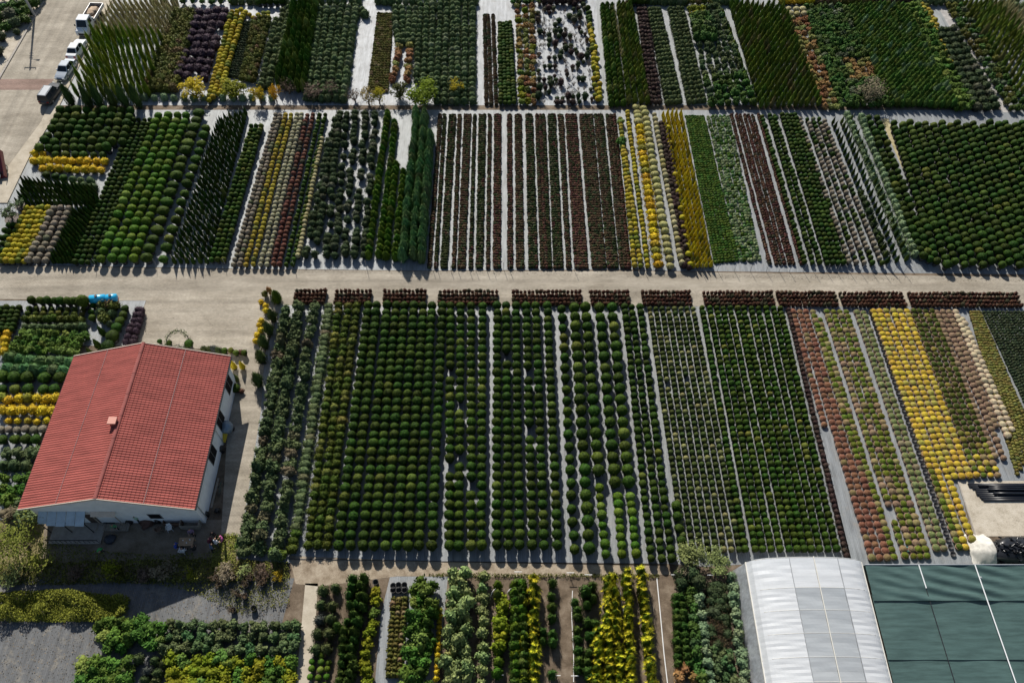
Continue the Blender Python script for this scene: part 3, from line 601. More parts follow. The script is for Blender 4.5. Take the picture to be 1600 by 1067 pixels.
USED = set(); NB = [0]
def put(kd, p, w, h, label, rz=None, sx=1.0):
    NB[0] += 1
    KIND[kd]['recs'].append((p, w, h, label, rnd.random() * 6.283 if rz is None else rz, sx))
def bed(kd, where, cols=None, q=None, nc=None, nr=None, pitch=None, w=1.0, h=None, jit=0.07, skip=0.0, wv=0.1, stag=False, mix=None, sub=None, sx=1.0, desc=None, gaps=()):
    """rows of one kind of plant. cols: ((x, y) back, (x, y) front) of every row in the photograph; or q: four corners and nc rows"""
    h = h or w; kz = 0.5
    if KIND[kd]['proto'] in ('ball', 'smooth'): h *= 1.22; kz = 0.62
    if cols is None:
        tl, tr, br, bl = q; nc = nc or 1
        fr = [(i / (nc - 1) if nc > 1 else 0.5) for i in range(nc)]
        zc = h * kz
        A, B, C_, D_ = at(*tl, zc), at(*tr, zc), at(*br, zc), at(*bl, zc)
        cols = [(A.lerp(B, f), D_.lerp(C_, f)) for f in fr]
    else:
        zc = h * kz; cols = [(at(*a, zc), at(*b, zc)) for a, b in cols]
    nc = len(cols)
    for c, (a, b) in enumerate(cols):
        ln = (b - a).length
        n = nr or max(2, int(round(ln / pitch)) + 1)
        cnt = 0
        for r in range(n):
            f = r / (n - 1) if n > 1 else 0.5
            if stag and c % 2: f += 0.5 / n
            p = a.lerp(b, f)
            if rnd.random() < skip or (c, r) in gaps: continue
            p = Vector((p.x + rnd.uniform(-jit, jit) * w, p.y + rnd.uniform(-jit, jit) * w, 0.012)); cnt += 1
            X, Y = px((p.x, p.y, h * 0.5))
            kk, ww, hh = kd, w, h
            if mix:
                t = rnd.random()
                for mk, mp in mix:
                    if t < mp: kk = mk; break
                    t -= mp
            if sub:
                s_ = sub(c, r, f, X, Y)
                if s_ is None: continue
                if isinstance(s_, tuple): kk, ww, hh = s_
                elif s_ is not True: kk = s_
            if X < -14 or X > 1614 or Y < -14 or Y > 1084: continue
            k = 1 + rnd.uniform(-wv, wv)
            dsc = desc or KIND[kk]['desc']
            lab = dsc + (', %s from back' % ordn(cnt) if n > 1 else '') + (', %s from left' % ordn(c + 1) if nc > 1 else '') + ', ' + where
            put(kk, p, ww * k, hh * k * (1 + rnd.uniform(-wv, wv)), lab, sx=sx)
def spots(kd, where, pts, w, h=None, wv=0.08, o='from back', desc=None):
    h = h or w; n = 0
    for q in pts:
        x, y = q[0], q[1]; ww = q[2] if len(q) > 2 else w; hh = h * ww / w
        p = at(x, y, hh * 0.5); p.z = 0.012; k = 1 + rnd.uniform(-wv, wv); n += 1
        put(kd, p, ww * k, hh * k, (desc or KIND[kd]['desc']) + (', %s %s, ' % (ordn(n), o) if len(pts) > 1 else ' ') + where)
def xs(tops, bots, yt, yb):
    return [((a, yt), (b, yb)) for a, b in zip(tops, bots)]
def lin(a, b, n): return [a + (b - a) * i / (n - 1) for i in range(n)]

# ------------------------------------------------------------------ central bed of clipped balls, between the road and the dirt track
bed('grey_shrub', 'beside the house lane', cols=[((447, 484), (380, 858)), ((467, 481), (405, 856)), ((490, 478), (432, 866))], pitch=1.04, w=1.38, h=1.85, jit=0.04)
bed('flat_grey_shrub', 'in the single dark-gapped row', cols=[((514, 479), (458, 858))], pitch=0.74, w=1.0, h=0.85, sx=1.25,
    sub=lambda c, r, f, X, Y: ('yellowish_shrub', 1.0, 1.0) if Y > 828 else True)
bed('yellowish_shrub', 'next to the grey shrubs', cols=xs([530, 544, 557], [481, 496, 511], 479, 851), pitch=0.84, w=0.98, h=1.05)
bed('ball_shrub', 'in the nine-row ball block', jit=0.035, cols=xs([575, 589, 605, 619, 632, 647, 661, 675, 691], [529, 547, 567, 584, 602, 620, 637, 655, 675], 478, 852), nr=30, w=1.1, h=1.25, wv=0.06)
bed('medium_ball_shrub', 'in four rows before the aisle', jit=0.035, cols=xs([704, 720, 736, 754], [702, 717, 736, 752], 478, 852), nr=29, w=1.06, h=1.2, wv=0.06, skip=0.012, gaps={(1, 19), (0, 20), (0, 9), (2, 22), (1, 13)})
bed('round_ball_shrub', 'in six rows past the aisle', jit=0.035, cols=xs([777, 791, 806, 822, 837, 855], [776, 794, 812, 832, 850, 871], 478, 851), nr=29, w=1.07, h=1.22, wv=0.05, gaps={(1, 7), (3, 9), (3, 16)})
bed('large_ball_shrub', 'in five widely spaced rows', jit=0.035, cols=xs([878, 897, 915, 937, 956], [897, 921, 944, 970, 992], 481, 857), nr=22, w=1.3, h=1.45, wv=0.06,
    sub=lambda c, r, f, X, Y: ('large_ball_shrub', 1.08, 1.5) if c == 0 else True if c < 2 or Y < (752 if c == 2 else 764) else None)
bed('light_ball_shrub', 'at the front of wide rows', jit=0.035, cols=[((936, 762), (946, 865)), ((965, 776), (972, 865)), ((985, 776), (994, 865))], nr=8, w=1.0, h=1.1)
bed('round_ball_shrub', 'in three rows after large balls', jit=0.035, cols=xs([976, 987, 1000], [1017, 1034, 1049], 480, 872), pitch=0.86, w=0.86, h=0.95)
bed('large_ball_shrub', 'in short row by olive bush', cols=[((1056, 790), (1067, 862))], nr=5, w=1.05, h=1.1)
bed('pale_ball_shrub', 'in the eight pale rows', jit=0.035, cols=xs(lin(1015, 1083, 8), lin(1070, 1155, 8), 483, 858), pitch=0.69, w=0.65, h=0.78, wv=0.06, skip=0.01)
bed('small_ball_shrub', 'in twelve rows behind the greenhouse', jit=0.035, cols=xs([1097, 1109, 1120, 1130, 1141, 1152.6, 1162, 1174, 1185, 1197, 1209, 1219], [1164, 1180, 1192, 1205, 1219, 1233, 1245, 1256, 1268, 1281, 1294, 1307], 482, 857), pitch=0.69, w=0.74, h=0.9, wv=0.06)
bed('plum_shrub', 'edging the twelve-row block', cols=[((1232, 484), (1322, 868))], pitch=0.55, w=0.6, h=0.6)
# potted plants on the fabric to the east of it
PP = 0.66
bed('brown_potted_plant', 'beside the pale fabric aisle', cols=[((1239, 487), (1288, 663)), ((1249.7, 487), (1362, 871)), ((1259, 487), (1374, 871)), ((1270, 487), (1386.5, 871))], pitch=PP, w=0.72, h=0.5,
    sub=lambda c, r, f, X, Y: True if c < 3 or Y > 716 else 'green_potted_plant', jit=0.04)
bed('green_potted_plant', 'next to the russet rows', cols=[((1281, 500), (1397, 869))], pitch=PP, w=0.72, h=0.5, jit=0.04)
bed('green_potted_plant', 'in four rows between aisles', cols=xs([1292, 1302, 1312.6, 1322], [1414, 1427, 1438, 1449], 487, 868), pitch=PP, w=0.7, h=0.5, jit=0.04, mix=[('tan_potted_plant', 0.13)], gaps={(0, 38), (0, 37)})
bed('sage_potted_plant', 'in two sage rows', cols=[((1339, 488), (1462.7, 856)), ((1349.5, 488), (1474.4, 856))], pitch=PP, w=0.72, h=0.5, jit=0.04)
bed('yellow_potted_plant', 'in the long yellow rows', cols=[((1365, 486), (1498, 854)), ((1374, 486), (1508, 854)), ((1384, 486), (1518, 842))], pitch=PP, w=0.74, h=0.52, jit=0.04,
    sub=lambda c, r, f, X, Y: True if not (c == 0 and Y > 735) else 'green_potted_plant')
bed('yellow_potted_plant', 'in the short yellow rows', cols=xs([1396, 1406, 1417], [1491, 1502.5, 1514], 486, 743), pitch=PP, w=0.74, h=0.52, jit=0.04)
bed('dark_potted_plant', 'beside the short yellow rows', cols=xs([1427, 1436, 1446, 1456], [1526, 1537, 1548, 1559], 486, 742), pitch=PP, w=0.7, h=0.5, jit=0.04,
    sub=lambda c, r, f, X, Y: 'yellow_potted_plant' if Y > 712 and (c + r) % 2 else ('green_potted_plant' if Y > 700 else True))
bed('tan_potted_plant', 'in three tan rows', cols=[((1463.5, 487), (1554, 712)), ((1473, 487), (1568, 715)), ((1482.5, 487), (1556, 665))], pitch=PP, w=0.7, h=0.5, jit=0.04)
bed('cream_potted_plant', 'in two cream rows', cols=[((1493, 487), (1574, 680)), ((1504, 499), (1581, 670))], pitch=PP, w=0.74, h=0.5, jit=0.04)
bed('dwarf_gold_plant', 'in low strip past cream pots', q=[(1517, 488), (1531, 488), (1618, 690), (1590, 740)], nc=7, pitch=0.36, w=0.48, h=0.3)
bed('dwarf_slate_plant', 'in the slate corner strips', q=[(1538, 488), (1640, 488), (1720, 690), (1608, 640)], nc=18, pitch=0.36, w=0.42, h=0.32)
for i in range(41):
    p = at(1360, 490).lerp(at(1488, 866), i / 40.0)
    put('empty_pot', Vector((p.x, p.y, 0.012)), 0.56, 0.2, 'empty grey pot, %s from back, beside the yellow potted rows' % ordn(i + 1))
# red-leafed shrubs set out in blocks along the road
for bi, (x0, x1) in enumerate([(463, 512), (526, 583), (601, 668), (687, 780), (801, 910), (923, 984), (1003, 1080), (1099, 1208), (1214, 1306), (1312, 1411), (1419, 1506), (1506, 1590)]):
    x1 -= 4; x0 += 1; n = int(round((x1 - x0) / 6.2)) + 1; dy = (x0 - 463) * 0.0045; sl = (x0 - 760) * 0.012
    bed('red_leaf_shrub', 'roadside block %s from left' % ordn(bi + 1), q=[(x0, 455 + dy), (x1, 455 + dy), (x1 + sl, 473 + dy), (x0 + sl, 473 + dy)], nc=n, nr=4, w=0.5, h=0.72, jit=0.06)

# ------------------------------------------------------------------ block across the road, from its left end
W = 'by the side road'
bed('large_ball_shrub', W + ' corner', q=[(95, 173), (204, 173), (191, 222), (70, 221)], nc=9, nr=6, w=1.25, h=1.3)
bed('wide_shrub', 'behind the gold shrubs', q=[(63, 231), (168, 231), (168, 232), (63, 232)], nc=9, nr=1, w=1.2, h=1.3)
bed('wide_shrub', 'just behind the gold shrubs', q=[(88, 242), (160, 242), (160, 242.5), (88, 242.5)], nc=6, nr=1, w=1.05, h=1.1)
spots('gold_shrub', 'behind the gold rows', [(55.6, 241), (67, 241)], 1.1, o='from left')
bed('gold_shrub', 'back row by side road', q=[(52, 252), (163, 253), (163, 253), (52, 252)], nc=10, nr=1, w=1.15, h=1.1)
bed('gold_shrub', 'front row by side road', q=[(67, 264), (158, 266), (158, 266), (67, 264)], nc=8, nr=1, w=1.15, h=1.1)
spots('round_ball_shrub', 'among the cone conifers', [(73, 275), (87, 277), (100, 280)], 1.1, o='from left')
bed('cone_conifer', 'in the short leaning rows', q=[(36, 282), (146, 294), (152, 314), (26, 314)], nc=18, nr=4, w=0.62, h=1.8)
bed('spruce_shrub', 'behind the yellow balls', q=[(112, 280), (140, 282), (146, 292), (118, 290)], nc=3, nr=2, w=1.1, h=1.1)
bed('yellow_ball_shrub', 'at the near left corner', q=[(42, 325), (76, 326), (37, 408), (2, 407)], nc=5, nr=12, w=0.82, h=0.85)
bed('medium_ball_shrub', 'left of the yellow balls', q=[(14, 352), (30, 352), (-2, 400), (-18, 400)], nc=3, nr=6, w=0.75, h=0.8)
bed('taupe_ball_shrub', 'beside the yellow balls', q=[(83, 326), (108, 326), (72, 407), (44, 407)], nc=3, nr=11, w=0.92, h=0.9)
bed('cone_conifer', 'in the triangular conifer bed', q=[(116, 330), (152, 318), (112, 406), (82, 406)], nc=6, nr=15, w=0.6, h=1.3)
bed('dwarf_ball_shrub', 'in the diagonal dwarf rows', jit=0.035, cols=xs([209, 217, 226, 234], [118, 127.5, 137, 147], 188, 409), pitch=0.77, w=0.72, h=0.78)
bed('light_ball_shrub', 'in four diagonal ball rows', jit=0.035, cols=xs([247, 263, 278, 291], [158, 176, 192, 209], 181, 404), nr=23, w=1.2, h=1.22, wv=0.08)
bed('wide_shrub', 'inner row of broad shrubs', cols=[((311, 176), (229, 404))], nr=18, w=1.35, h=1.2, sx=1.25)
bed('wide_shrub', 'outer row of broad shrubs', cols=[((322, 200), (255, 404))], nr=16, w=1.2, h=1.15, sx=1.15)
bed('cane_conifer', 'in the caned conifer bed', q=[(343, 186), (383, 174), (322, 406), (271, 406)], nc=6, nr=30, w=0.66, h=1.5)
bed('small_ball_shrub', 'in three rows by caned conifers', cols=xs([393, 400.5, 408], [331, 340, 349], 198, 406), pitch=0.78, w=0.76, h=0.85)
for kd, wh, x0, x1, x2, x3 in (('taupe_ball_shrub', 'in the grey-brown pair', 431, 437.5, 365, 374), ('mustard_ball_shrub', 'in the mustard pair', 446, 455, 384, 395.5), ('pale_olive_ball', 'in the olive pair', 464, 471.5, 407, 417),
                               ('dark_red_shrub', 'in the dark-red pair', 480, 489, 427, 437), ('small_ball_shrub', 'in the pair by sparse shrubs', 499, 508, 447.5, 457.6)):
    bed(kd, wh, cols=[((x0, 180), (x2, 413)), ((x1, 180), (x3, 413))], pitch=0.74, w=0.68, h=0.72)
bed('cream_ball_shrub', 'single cream row', cols=[((503, 218), (466, 400))], pitch=0.7, w=0.68, h=0.7)
bed('slate_shrub', 'in the sparse bright-floored bed', cols=[((514, 222), (478, 397)), ((522, 190), (493, 397)), ((530, 178), (510, 398)), ((541, 178), (524, 398)), ((556, 178), (538, 398)), ((572, 178), (553, 398)), ((587, 178), (568, 398))], pitch=0.95, w=1.02, h=1.15, skip=0.16, jit=0.16, wv=0.16)
bed('hedge_conifer', 'in four bright green rows', cols=[((605.5, 175), (575, 398)), ((617, 190), (592, 397)), ((618, 256), (603, 399)), ((630.5, 269), (617, 401))], pitch=0.95, w=0.95, h=1.4)
bed('blue_hedge_conifer', 'in three tall hedge rows', cols=[((651, 175), (630, 396)), ((663, 178), (645, 395)), ((672, 210), (657, 399))], pitch=0.85, w=1.15, h=2.6)
STR = [(100, 120, 30, 55, 'b'), (130, 145, 70, 95, 'g'), (165, 205, 110, 155, 'g'), (220, 240, 180, 205, 'b'), (258, 300, 215, 265, 'b'), (315, 330, 285, 310, 'g'), (350, 390, 330, 375, 'g'), (408, 425, 392, 415, 'b'), (445, 485, 435, 485, 'r'),
       (525, 550, 525, 560, 'r'), (572, 610, 578, 630, 'b'), (638, 680, 655, 715, 'g'), (700, 712, 733, 750, 'b'), (722, 735, 757, 772, 'r'), (743, 755, 778, 792, 'g'), (775, 822, 808, 870, 'g'), (838, 870, 888, 920, 'b'), (885, 950, 938, 1025, 'r'), (970, 1050, 1045, 1135, 'b'),
       (1065, 1075, 1150, 1163, 'b'), (1083, 1093, 1170, 1183, 'b'), (1101, 1111, 1190, 1203, 'g'), (1135, 1148, 1225, 1240, 'b'), (1156, 1166, 1248, 1262, 'b'), (1178, 1190, 1268, 1284, 'r')]
for si, (a, b, c, d_, k_) in enumerate(STR):
    f = lambda v: 660 + v / 3.952
    n = max(2, int(round((d_ - c) / 3.952 / 4.7)) + 1)
    main = {'b': 'dwarf_brown_plant', 'g': 'dwarf_green_plant', 'r': 'dwarf_red_plant'}[k_]
    bed(main, 'dwarf-plant strip %s from left' % ordn(si + 1), q=[(f(a + 7), 180), (f(b - 7), 180), (f(d_ - 11), 417), (f(c + 11), 417)], nc=n, pitch=0.41, w=0.5, h=0.42, mix=[('dwarf_brown_plant', 0.12), ('dwarf_green_plant', 0.1), ('dwarf_red_plant', 0.08)], jit=0.08)
bed('mustard_ball_shrub', 'in the outer orange rows', cols=[((969, 186), (991, 415)), ((976, 236), (1001, 415))], pitch=0.74, w=0.72, h=0.75, mix=[('yellow_ball_shrub', 0.4)])
spots('lush_shrub', 'at the head of orange rows', [(971, 190, 1.2), (972, 222, 1.5), (973, 232, 1.1)], 1.2)
bed('yellow_ball_shrub', 'in the inner orange row', cols=[((980, 176), (1012, 415))], pitch=0.74, w=0.7, h=0.75, mix=[('mustard_ball_shrub', 0.4)])
bed('orange_bush', 'in the broad orange row', cols=[((994, 168), (1028, 413))], nr=28, w=1.05, h=0.95, sx=1.2, sub=lambda c, r, f, X, Y: 'cream_bush' if Y < 192 else True)
bed('cream_bush', 'in the broad cream row', cols=[((1006, 169), (1047, 415))], nr=27, w=0.98, h=0.9, sx=1.2)
bed('cream_ball_shrub', 'row beside the plum shrubs', cols=[((1022, 180), (1065, 411))], pitch=0.92, w=0.8, h=0.82)
bed('plum_shrub', 'between cream and gold rows', cols=[((1032, 188), (1068, 415)), ((1040, 196), (1076, 418))], pitch=0.8, w=0.8, h=0.9, skip=0.08)
bed('yellow_ball_shrub', 'scattered beside golden conifers', cols=[((1043, 200), (1078, 414))], pitch=1.5, w=0.75, h=0.8)
bed('gold_conifer', 'in the slanting golden bed', q=[(1036, 177), (1064, 176), (1111, 412), (1084, 413)], nc=5, nr=34, w=0.58, h=1.35)
bed('dwarf_fresh_plant', 'in fresh green strips', q=[(1073, 182), (1099, 182), (1152, 406), (1118, 409)], nc=7, pitch=0.42, w=0.5, h=0.38)
bed('dwarf_silver_plant', 'in silver mottled strips', q=[(1107, 182), (1138, 182), (1186, 405), (1158, 406)], nc=6, pitch=0.5, w=0.52, h=0.42, jit=0.2, mix=[('dwarf_fresh_plant', 0.25)])
bed('dwarf_red_plant', 'in russet strips before aisles', cols=xs([1143, 1151, 1157, 1164, 1170, 1176, 1186], [1203, 1213, 1219, 1226, 1234, 1240, 1252], 180, 411), pitch=0.42, w=0.5, h=0.45)
bed('dwarf_ball_shrub', 'in green rows with aisles', cols=[((1191, 182), (1257, 409)), ((1203, 181), (1270, 409)), ((1210.5, 181), (1281, 410))] + xs([1222, 1229, 1235.5, 1242], [1293, 1301, 1309.5, 1318], 180, 410), pitch=0.74, w=0.7, h=0.75)
bed('taupe_ball_shrub', 'in single rows with aisles', cols=[((1250, 187), (1327, 409)), ((1262, 187), (1338, 410)), ((1270, 187), (1351, 411)), ((1280, 187), (1363, 411)), ((1288, 190), (1378, 411))], pitch=0.78, w=0.66, h=0.72, mix=[('dwarf_ball_shrub', 0.3)])
bed('cane_conifer', 'beside the spruce pair', q=[(1303, 188), (1330, 186), (1418, 402), (1388, 406)], nc=3, nr=26, w=0.6, h=1.5)
bed('slate_shrub', 'near the caned conifers', cols=[((1345, 300), (1384, 395))], nr=10, w=1.0, h=1.0)
bed('blue_spruce_shrub', 'in the slanting blue pair', cols=[((1325, 178), (1418, 397)), ((1346, 182), (1430, 396))], pitch=0.95, w=0.92, h=0.95)
bed('ball_shrub', 'left of the grass path', cols=[((1358, 184), (1442, 400)), ((1371, 184), (1453, 404))], pitch=1.08, w=1.0, h=1.05)
bed('round_ball_shrub', 'in the right-hand ball block', q=[(1396, 193), (1646, 193), (1748, 410), (1464, 408)], nc=21, nr=25, w=1.1, h=1.12, stag=True, wv=0.08, desc='dark clipped ball')

# ------------------------------------------------------------------ far block
bed('cypress_tree', 'beside the parked cars', q=[(146, 50), (250, 56), (228, 138), (116, 138)], nc=12, nr=6, w=0.58, h=3.4)
bed('straw_cypress_tree', 'behind the green cypresses', q=[(178, 2), (276, 2), (258, 52), (152, 48)], nc=13, nr=8, w=0.6, h=2.4)
spots('tall_cypress_tree', 'in front of slim cypresses', [(104, 147), (133, 150), (150, 150), (171, 149), (190, 150), (210, 150)], 1.25, 4.2, o='from left')
bed('olive_tree', 'past the green cypresses', q=[(276, 20), (302, 18), (272, 138), (228, 138)], nc=5, nr=19, w=1.35, h=1.6)
bed('purple_bush', 'in the dark purple bed', q=[(312, 20), (352, 17), (319, 122), (278, 118)], nc=4, nr=10, w=1.5, h=1.35, skip=0.06)
bed('yellow_ball_shrub', 'in three yellow rows', cols=[((362, 19), (326, 156)), ((371, 20), (333, 152)), ((380, 24), (343, 147))], nr=26, w=0.85, h=0.9)
spots('yellow_ball_shrub', 'at the end of yellow rows', [(377, 17), (384, 20), (390, 24), (396, 29), (404, 25), (412, 22), (419, 22), (419, 28), (411, 28)], 0.85, o='from left')
bed('dwarf_slate_plant', 'beside the yellow rows', q=[(376, 36), (394, 36), (374, 120), (358, 118)], nc=5, nr=24, w=0.6, h=0.6)
bed('olive_tree', 'past the slate plants', q=[(399, 30), (420, 28), (396, 124), (378, 122)], nc=4, nr=15, w=1.0, h=1.2)
bed('blue_spruce_shrub', 'in line with bare trees', q=[(226, 152), (424, 152), (424, 152.5), (226, 152.5)], nc=14, nr=1, w=0.95, h=1.0)
bed('grey_spruce_shrub', 'beside the tall dark conifers', cols=[((432, 32), (408, 134)), ((443, 17), (420, 134)), ((454, 8), (436, 100))], nr=15, w=1.2, h=1.3)
bed('dark_column_conifer', 'in the tall dark bed', q=[(460, 6), (493, 6), (474, 134), (434, 126)], nc=5, nr=15, w=1.0, h=2.6)
bed('spruce_shrub', 'in the broad spruce block', q=[(500, 16), (556, 10), (536, 154), (480, 152)], nc=6, nr=21, w=1.2, h=1.25)
spots('spruce_shrub', 'beside the bright floor', [(566, 16), (570, 22)], 1.3)
bed('dwarf_olive_plant', 'in the olive strip', q=[(592, 22), (612, 22), (604, 142), (577, 140)], nc=6, nr=34, w=0.62, h=0.5)
bed('spruce_shrub', 'behind the orange shrubs', q=[(617, 14), (650, 14), (645, 64), (622, 66)], nc=4, nr=8, w=1.25, h=1.3)
bed('autumn_shrub', 'two rows between spruces', cols=[((624, 72), (614, 124)), ((640, 72), (636, 124))], nr=8, w=1.3, h=1.2)
for gi, (a, b, c, d_) in enumerate([(657, 676, 651, 673), (688, 708, 682, 705), (715, 738, 714, 738)]):
    bed('spruce_shrub', 'spruce strip %s from left' % ordn(gi + 1), q=[(a, 8), (b, 8), (d_, 157 if gi else 126), (c, 157 if gi else 126)], nc=3, nr=21 if gi else 17, w=1.15, h=1.2)
bed('dwarf_brown_plant', 'strip between white aisles', cols=xs([757, 763, 770], [760, 767, 775], 24, 162), pitch=0.5, w=0.62, h=0.55)
bed('medium_ball_shrub', 'green strip between white aisles', q=[(781, 37), (797, 36), (803, 160), (782, 160)], nc=4, nr=26, w=0.78, h=0.8)
bed('autumn_shrub', 'beside the white-floored bed', q=[(809, 10), (831, 12), (834, 159), (815, 158)], nc=3, nr=19, w=1.15, h=1.15, mix=[('lime_shrub', 0.12), ('olive_tree', 0.12)])
bed('thin_brown_shrub', 'on the white floor', q=[(842, 8), (912, 8), (924, 160), (842, 160)], nc=10, nr=24, w=0.85, h=0.9, skip=0.3, jit=0.2, wv=0.3, mix=[('slate_shrub', 0.25), ('plum_shrub', 0.2)])
bed('yellow_ball_shrub', 'double row before dark strip', cols=[((919, 14), (933, 156)), ((922, 20), (938, 154))], nr=20, w=0.85, h=0.85, jit=0.3, sub=lambda c, r, f, X, Y: 'medium_ball_shrub' if Y < 38 else True)
bed('dark_column_conifer', 'in the narrow dark strip', q=[(941, 8), (956, 8), (974, 160), (955, 160)], nc=3, nr=24, w=0.85, h=1.3)
bed('straw_cypress_tree', 'in the thin straw row', cols=[((959, 14), (972, 84))], nr=12, w=0.5, h=1.5)
bed('olive_column_conifer', 'past the straw row', q=[(967, 6), (985, 6), (1012, 156), (983, 156)], nc=4, nr=20, w=0.75, h=1.7)
bed('plum_shrub', 'between conifers and grey rows', cols=xs([998, 1003, 1008], [1017, 1024, 1031], 16, 160), nr=24, w=0.8, h=0.85)
bed('grey_spruce_shrub', 'five rows past plum shrubs', q=[(1015, 16), (1030, 15), (1063, 158), (1043, 160)], nc=4, nr=24, w=0.8, h=0.9)
bed('grey_spruce_shrub', 'five rows before green trees', q=[(1047, 14), (1066, 14), (1100, 156), (1077, 159)], nc=4, nr=24, w=0.8, h=0.9)
bed('grey_tree', 'in the mixed tree bed', q=[(1080, 14), (1122, 10), (1176, 158), (1112, 160)], nc=6, nr=18, w=1.15, h=1.4, sub=lambda c, r, f, X, Y: ('green_tree', 1.3, 1.6) if Y > 118 else (('green_tree', 1.8, 2.2) if c < 3 and 24 < Y < 64 else (('lime_shrub', 1.2, 1.2) if c < 3 and Y < 22 else True)))
bed('olive_column_conifer', 'thin row beside pale aisle', cols=[((1129, 18), (1180, 160))], nr=22, w=0.7, h=1.3)
bed('olive_column_conifer', 'in the dense slender block', q=[(1143, 4), (1224, 10), (1280, 158), (1190, 160)], nc=11, nr=19, w=0.62, h=2.0)
bed('autumn_shrub', 'strip between green blocks', q=[(1232, 16), (1254, 16), (1306, 166), (1288, 166)], nc=3, nr=20, w=1.15, h=1.1, sub=lambda c, r, f, X, Y: 'cream_ball_shrub' if Y < 28 else True)
bed('green_tree', 'in the deep green block', q=[(1261, 12), (1318, 12), (1386, 162), (1316, 162)], nc=7, nr=24, w=1.25, h=1.5, sub=lambda c, r, f, X, Y: ('autumn_shrub', 1.1, 1.0) if 90 < Y < 124 and 2.8 < c < 6.2 else True)
bed('slim_green_tree', 'in the wide slim-tree strip', q=[(1328, 10), (1380, 10), (1455, 160), (1394, 160)], nc=8, nr=27, w=0.85, h=1.7)
bed('slim_green_tree', 'in the strip past thin aisle', q=[(1388, 8), (1410, 9), (1490, 162), (1463, 162)], nc=4, nr=27, w=0.85, h=1.7)
bed('lush_shrub', 'leafy strip by yellow row', q=[(1413, 10), (1436, 8), (1517, 164), (1495, 166)], nc=4, nr=18, w=1.4, h=1.4)
bed('mustard_ball_shrub', 'slanting yellow double row', cols=[((1440, 8), (1459, 44)), ((1447, 10), (1466, 46))], nr=7, w=0.95, h=0.95)
bed('mustard_ball_shrub', 'thin yellow single row', cols=[((1464, 50), (1486, 98))], nr=7, w=0.8, h=0.8)
bed('slate_shrub', 'rounded rows by gravel path', q=[(1468, 50), (1490, 46), (1556, 166), (1526, 168)], nc=3, nr=14, w=1.35, h=1.3, desc='dark slate shrub')
bed('green_tree', 'past the gravel path', q=[(1482, 8), (1502, 8), (1604, 168), (1580, 168)], nc=3, nr=19, w=1.1, h=1.2, mix=[('olive_tree', 0.3)])
bed('olive_column_conifer', 'in the far corner block', q=[(1509, 4), (1556, 2), (1690, 150), (1610, 160)], nc=7, nr=20, w=0.7, h=2.3)
bed('straw_cypress_tree', 'in the far corner', q=[(1556, 2), (1576, 2), (1690, 120), (1668, 130)], nc=4, nr=18, w=0.6, h=2.4)
bed('spruce_shrub', 'edge row in far corner', q=[(1578, 2), (1590, 0), (1660, 60), (1650, 66)], nc=2, nr=8, w=1.3, h=1.4)
# the row that the top of the photograph cuts off
for ti, (x0, x1, n, kd) in enumerate([(240, 360, 9, 'green_tree'), (366, 400, 4, 'grey_spruce_shrub'), (404, 440, 5, 'medium_ball_shrub'), (446, 560, 11, 'spruce_shrub'), (590, 742, 15, 'spruce_shrub'), (802, 842, 5, 'green_tree'), (850, 910, 7, 'plum_shrub'), (986, 1010, 5, 'small_ball_shrub'), (1015, 1070, 8, 'spruce_shrub'), (1072, 1110, 5, 'olive_tree'), (1112, 1150, 6, 'spruce_shrub'), (1222, 1270, 8, 'gold_shrub'), (1276, 1360, 16, 'dwarf_olive_plant'), (1366, 1420, 8, 'plum_shrub'), (1426, 1500, 9, 'spruce_shrub')]):
    bed(kd, 'far edge patch %s from left' % ordn(ti + 1), q=[(x0, -8), (x1, -8), (x1, 2), (x0, 2)], nc=n, nr=2, w=1.2, h=1.2)
# shrubs over the side road
bed('green_tree', 'over the side road', q=[(2, -6), (60, -8), (36, 30), (-4, 44)], nc=4, nr=4, w=1.9, h=1.8)
spots('slate_shrub', 'over the side road', [(17, 24, 2.2), (1, 58, 1.6), (-4, 80, 1.8), (26, 50, 1.2)], 1.8, 1.6)

# ------------------------------------------------------------------ beds beside the house
L_ = 'behind the red-roofed house'
bed('dwarf_ball_shrub', 'in the left corner block', q=[(-8, 481), (30, 481), (18, 515), (-14, 514)], nc=5, nr=6, w=0.72, h=0.8)
bed('gold_shrub', 'left of the fabric aisle', q=[(-6, 523), (12, 522), (6, 549), (-10, 549)], nc=2, nr=4, w=0.95, h=0.95)
spots('wide_shrub', 'along the yard edge', [(51, 471), (64, 471), (75, 471), (86, 471), (96, 472), (107, 472), (117, 472), (131, 473, 1.5)], 0.95, 1.4, o='from left', desc='tall brownish shrub')
bed('yellowish_shrub', 'small rows by the yard', q=[(46, 483), (130, 484), (128, 491), (44, 490)], nc=8, nr=2, w=0.7, h=0.75)
bed('yellowish_shrub', 'cream-tinged row by yard', q=[(41, 500), (128, 498), (128, 499), (41, 500)], nc=9, nr=1, w=0.95, h=1.05)
bed('spruce_shrub', 'dark row by yard', q=[(40, 511), (128, 510), (128, 510), (40, 511)], nc=9, nr=1, w=1.0, h=1.0)
bed('lush_shrub', L_, q=[(34, 520), (130, 524), (112, 549), (22, 545)], nc=8, nr=4, w=1.25, h=1.35)
bed('blue_hedge_conifer', 'loose rows behind the house', q=[(16, 560), (108, 566), (98, 580), (12, 576)], nc=7, nr=2, w=1.5, h=1.5)
spots('wide_shrub', 'brown-tipped row by house', [(4, 590), (24, 590), (44, 590), (70, 591), (94, 590)], 1.5, 1.5, o='from left', desc='brown-tipped round shrub')
spots('medium_ball_shrub', 'row behind gold shrubs', [(4, 609), (24, 609), (45, 609), (69, 610), (86, 609)], 1.2, o='from left')
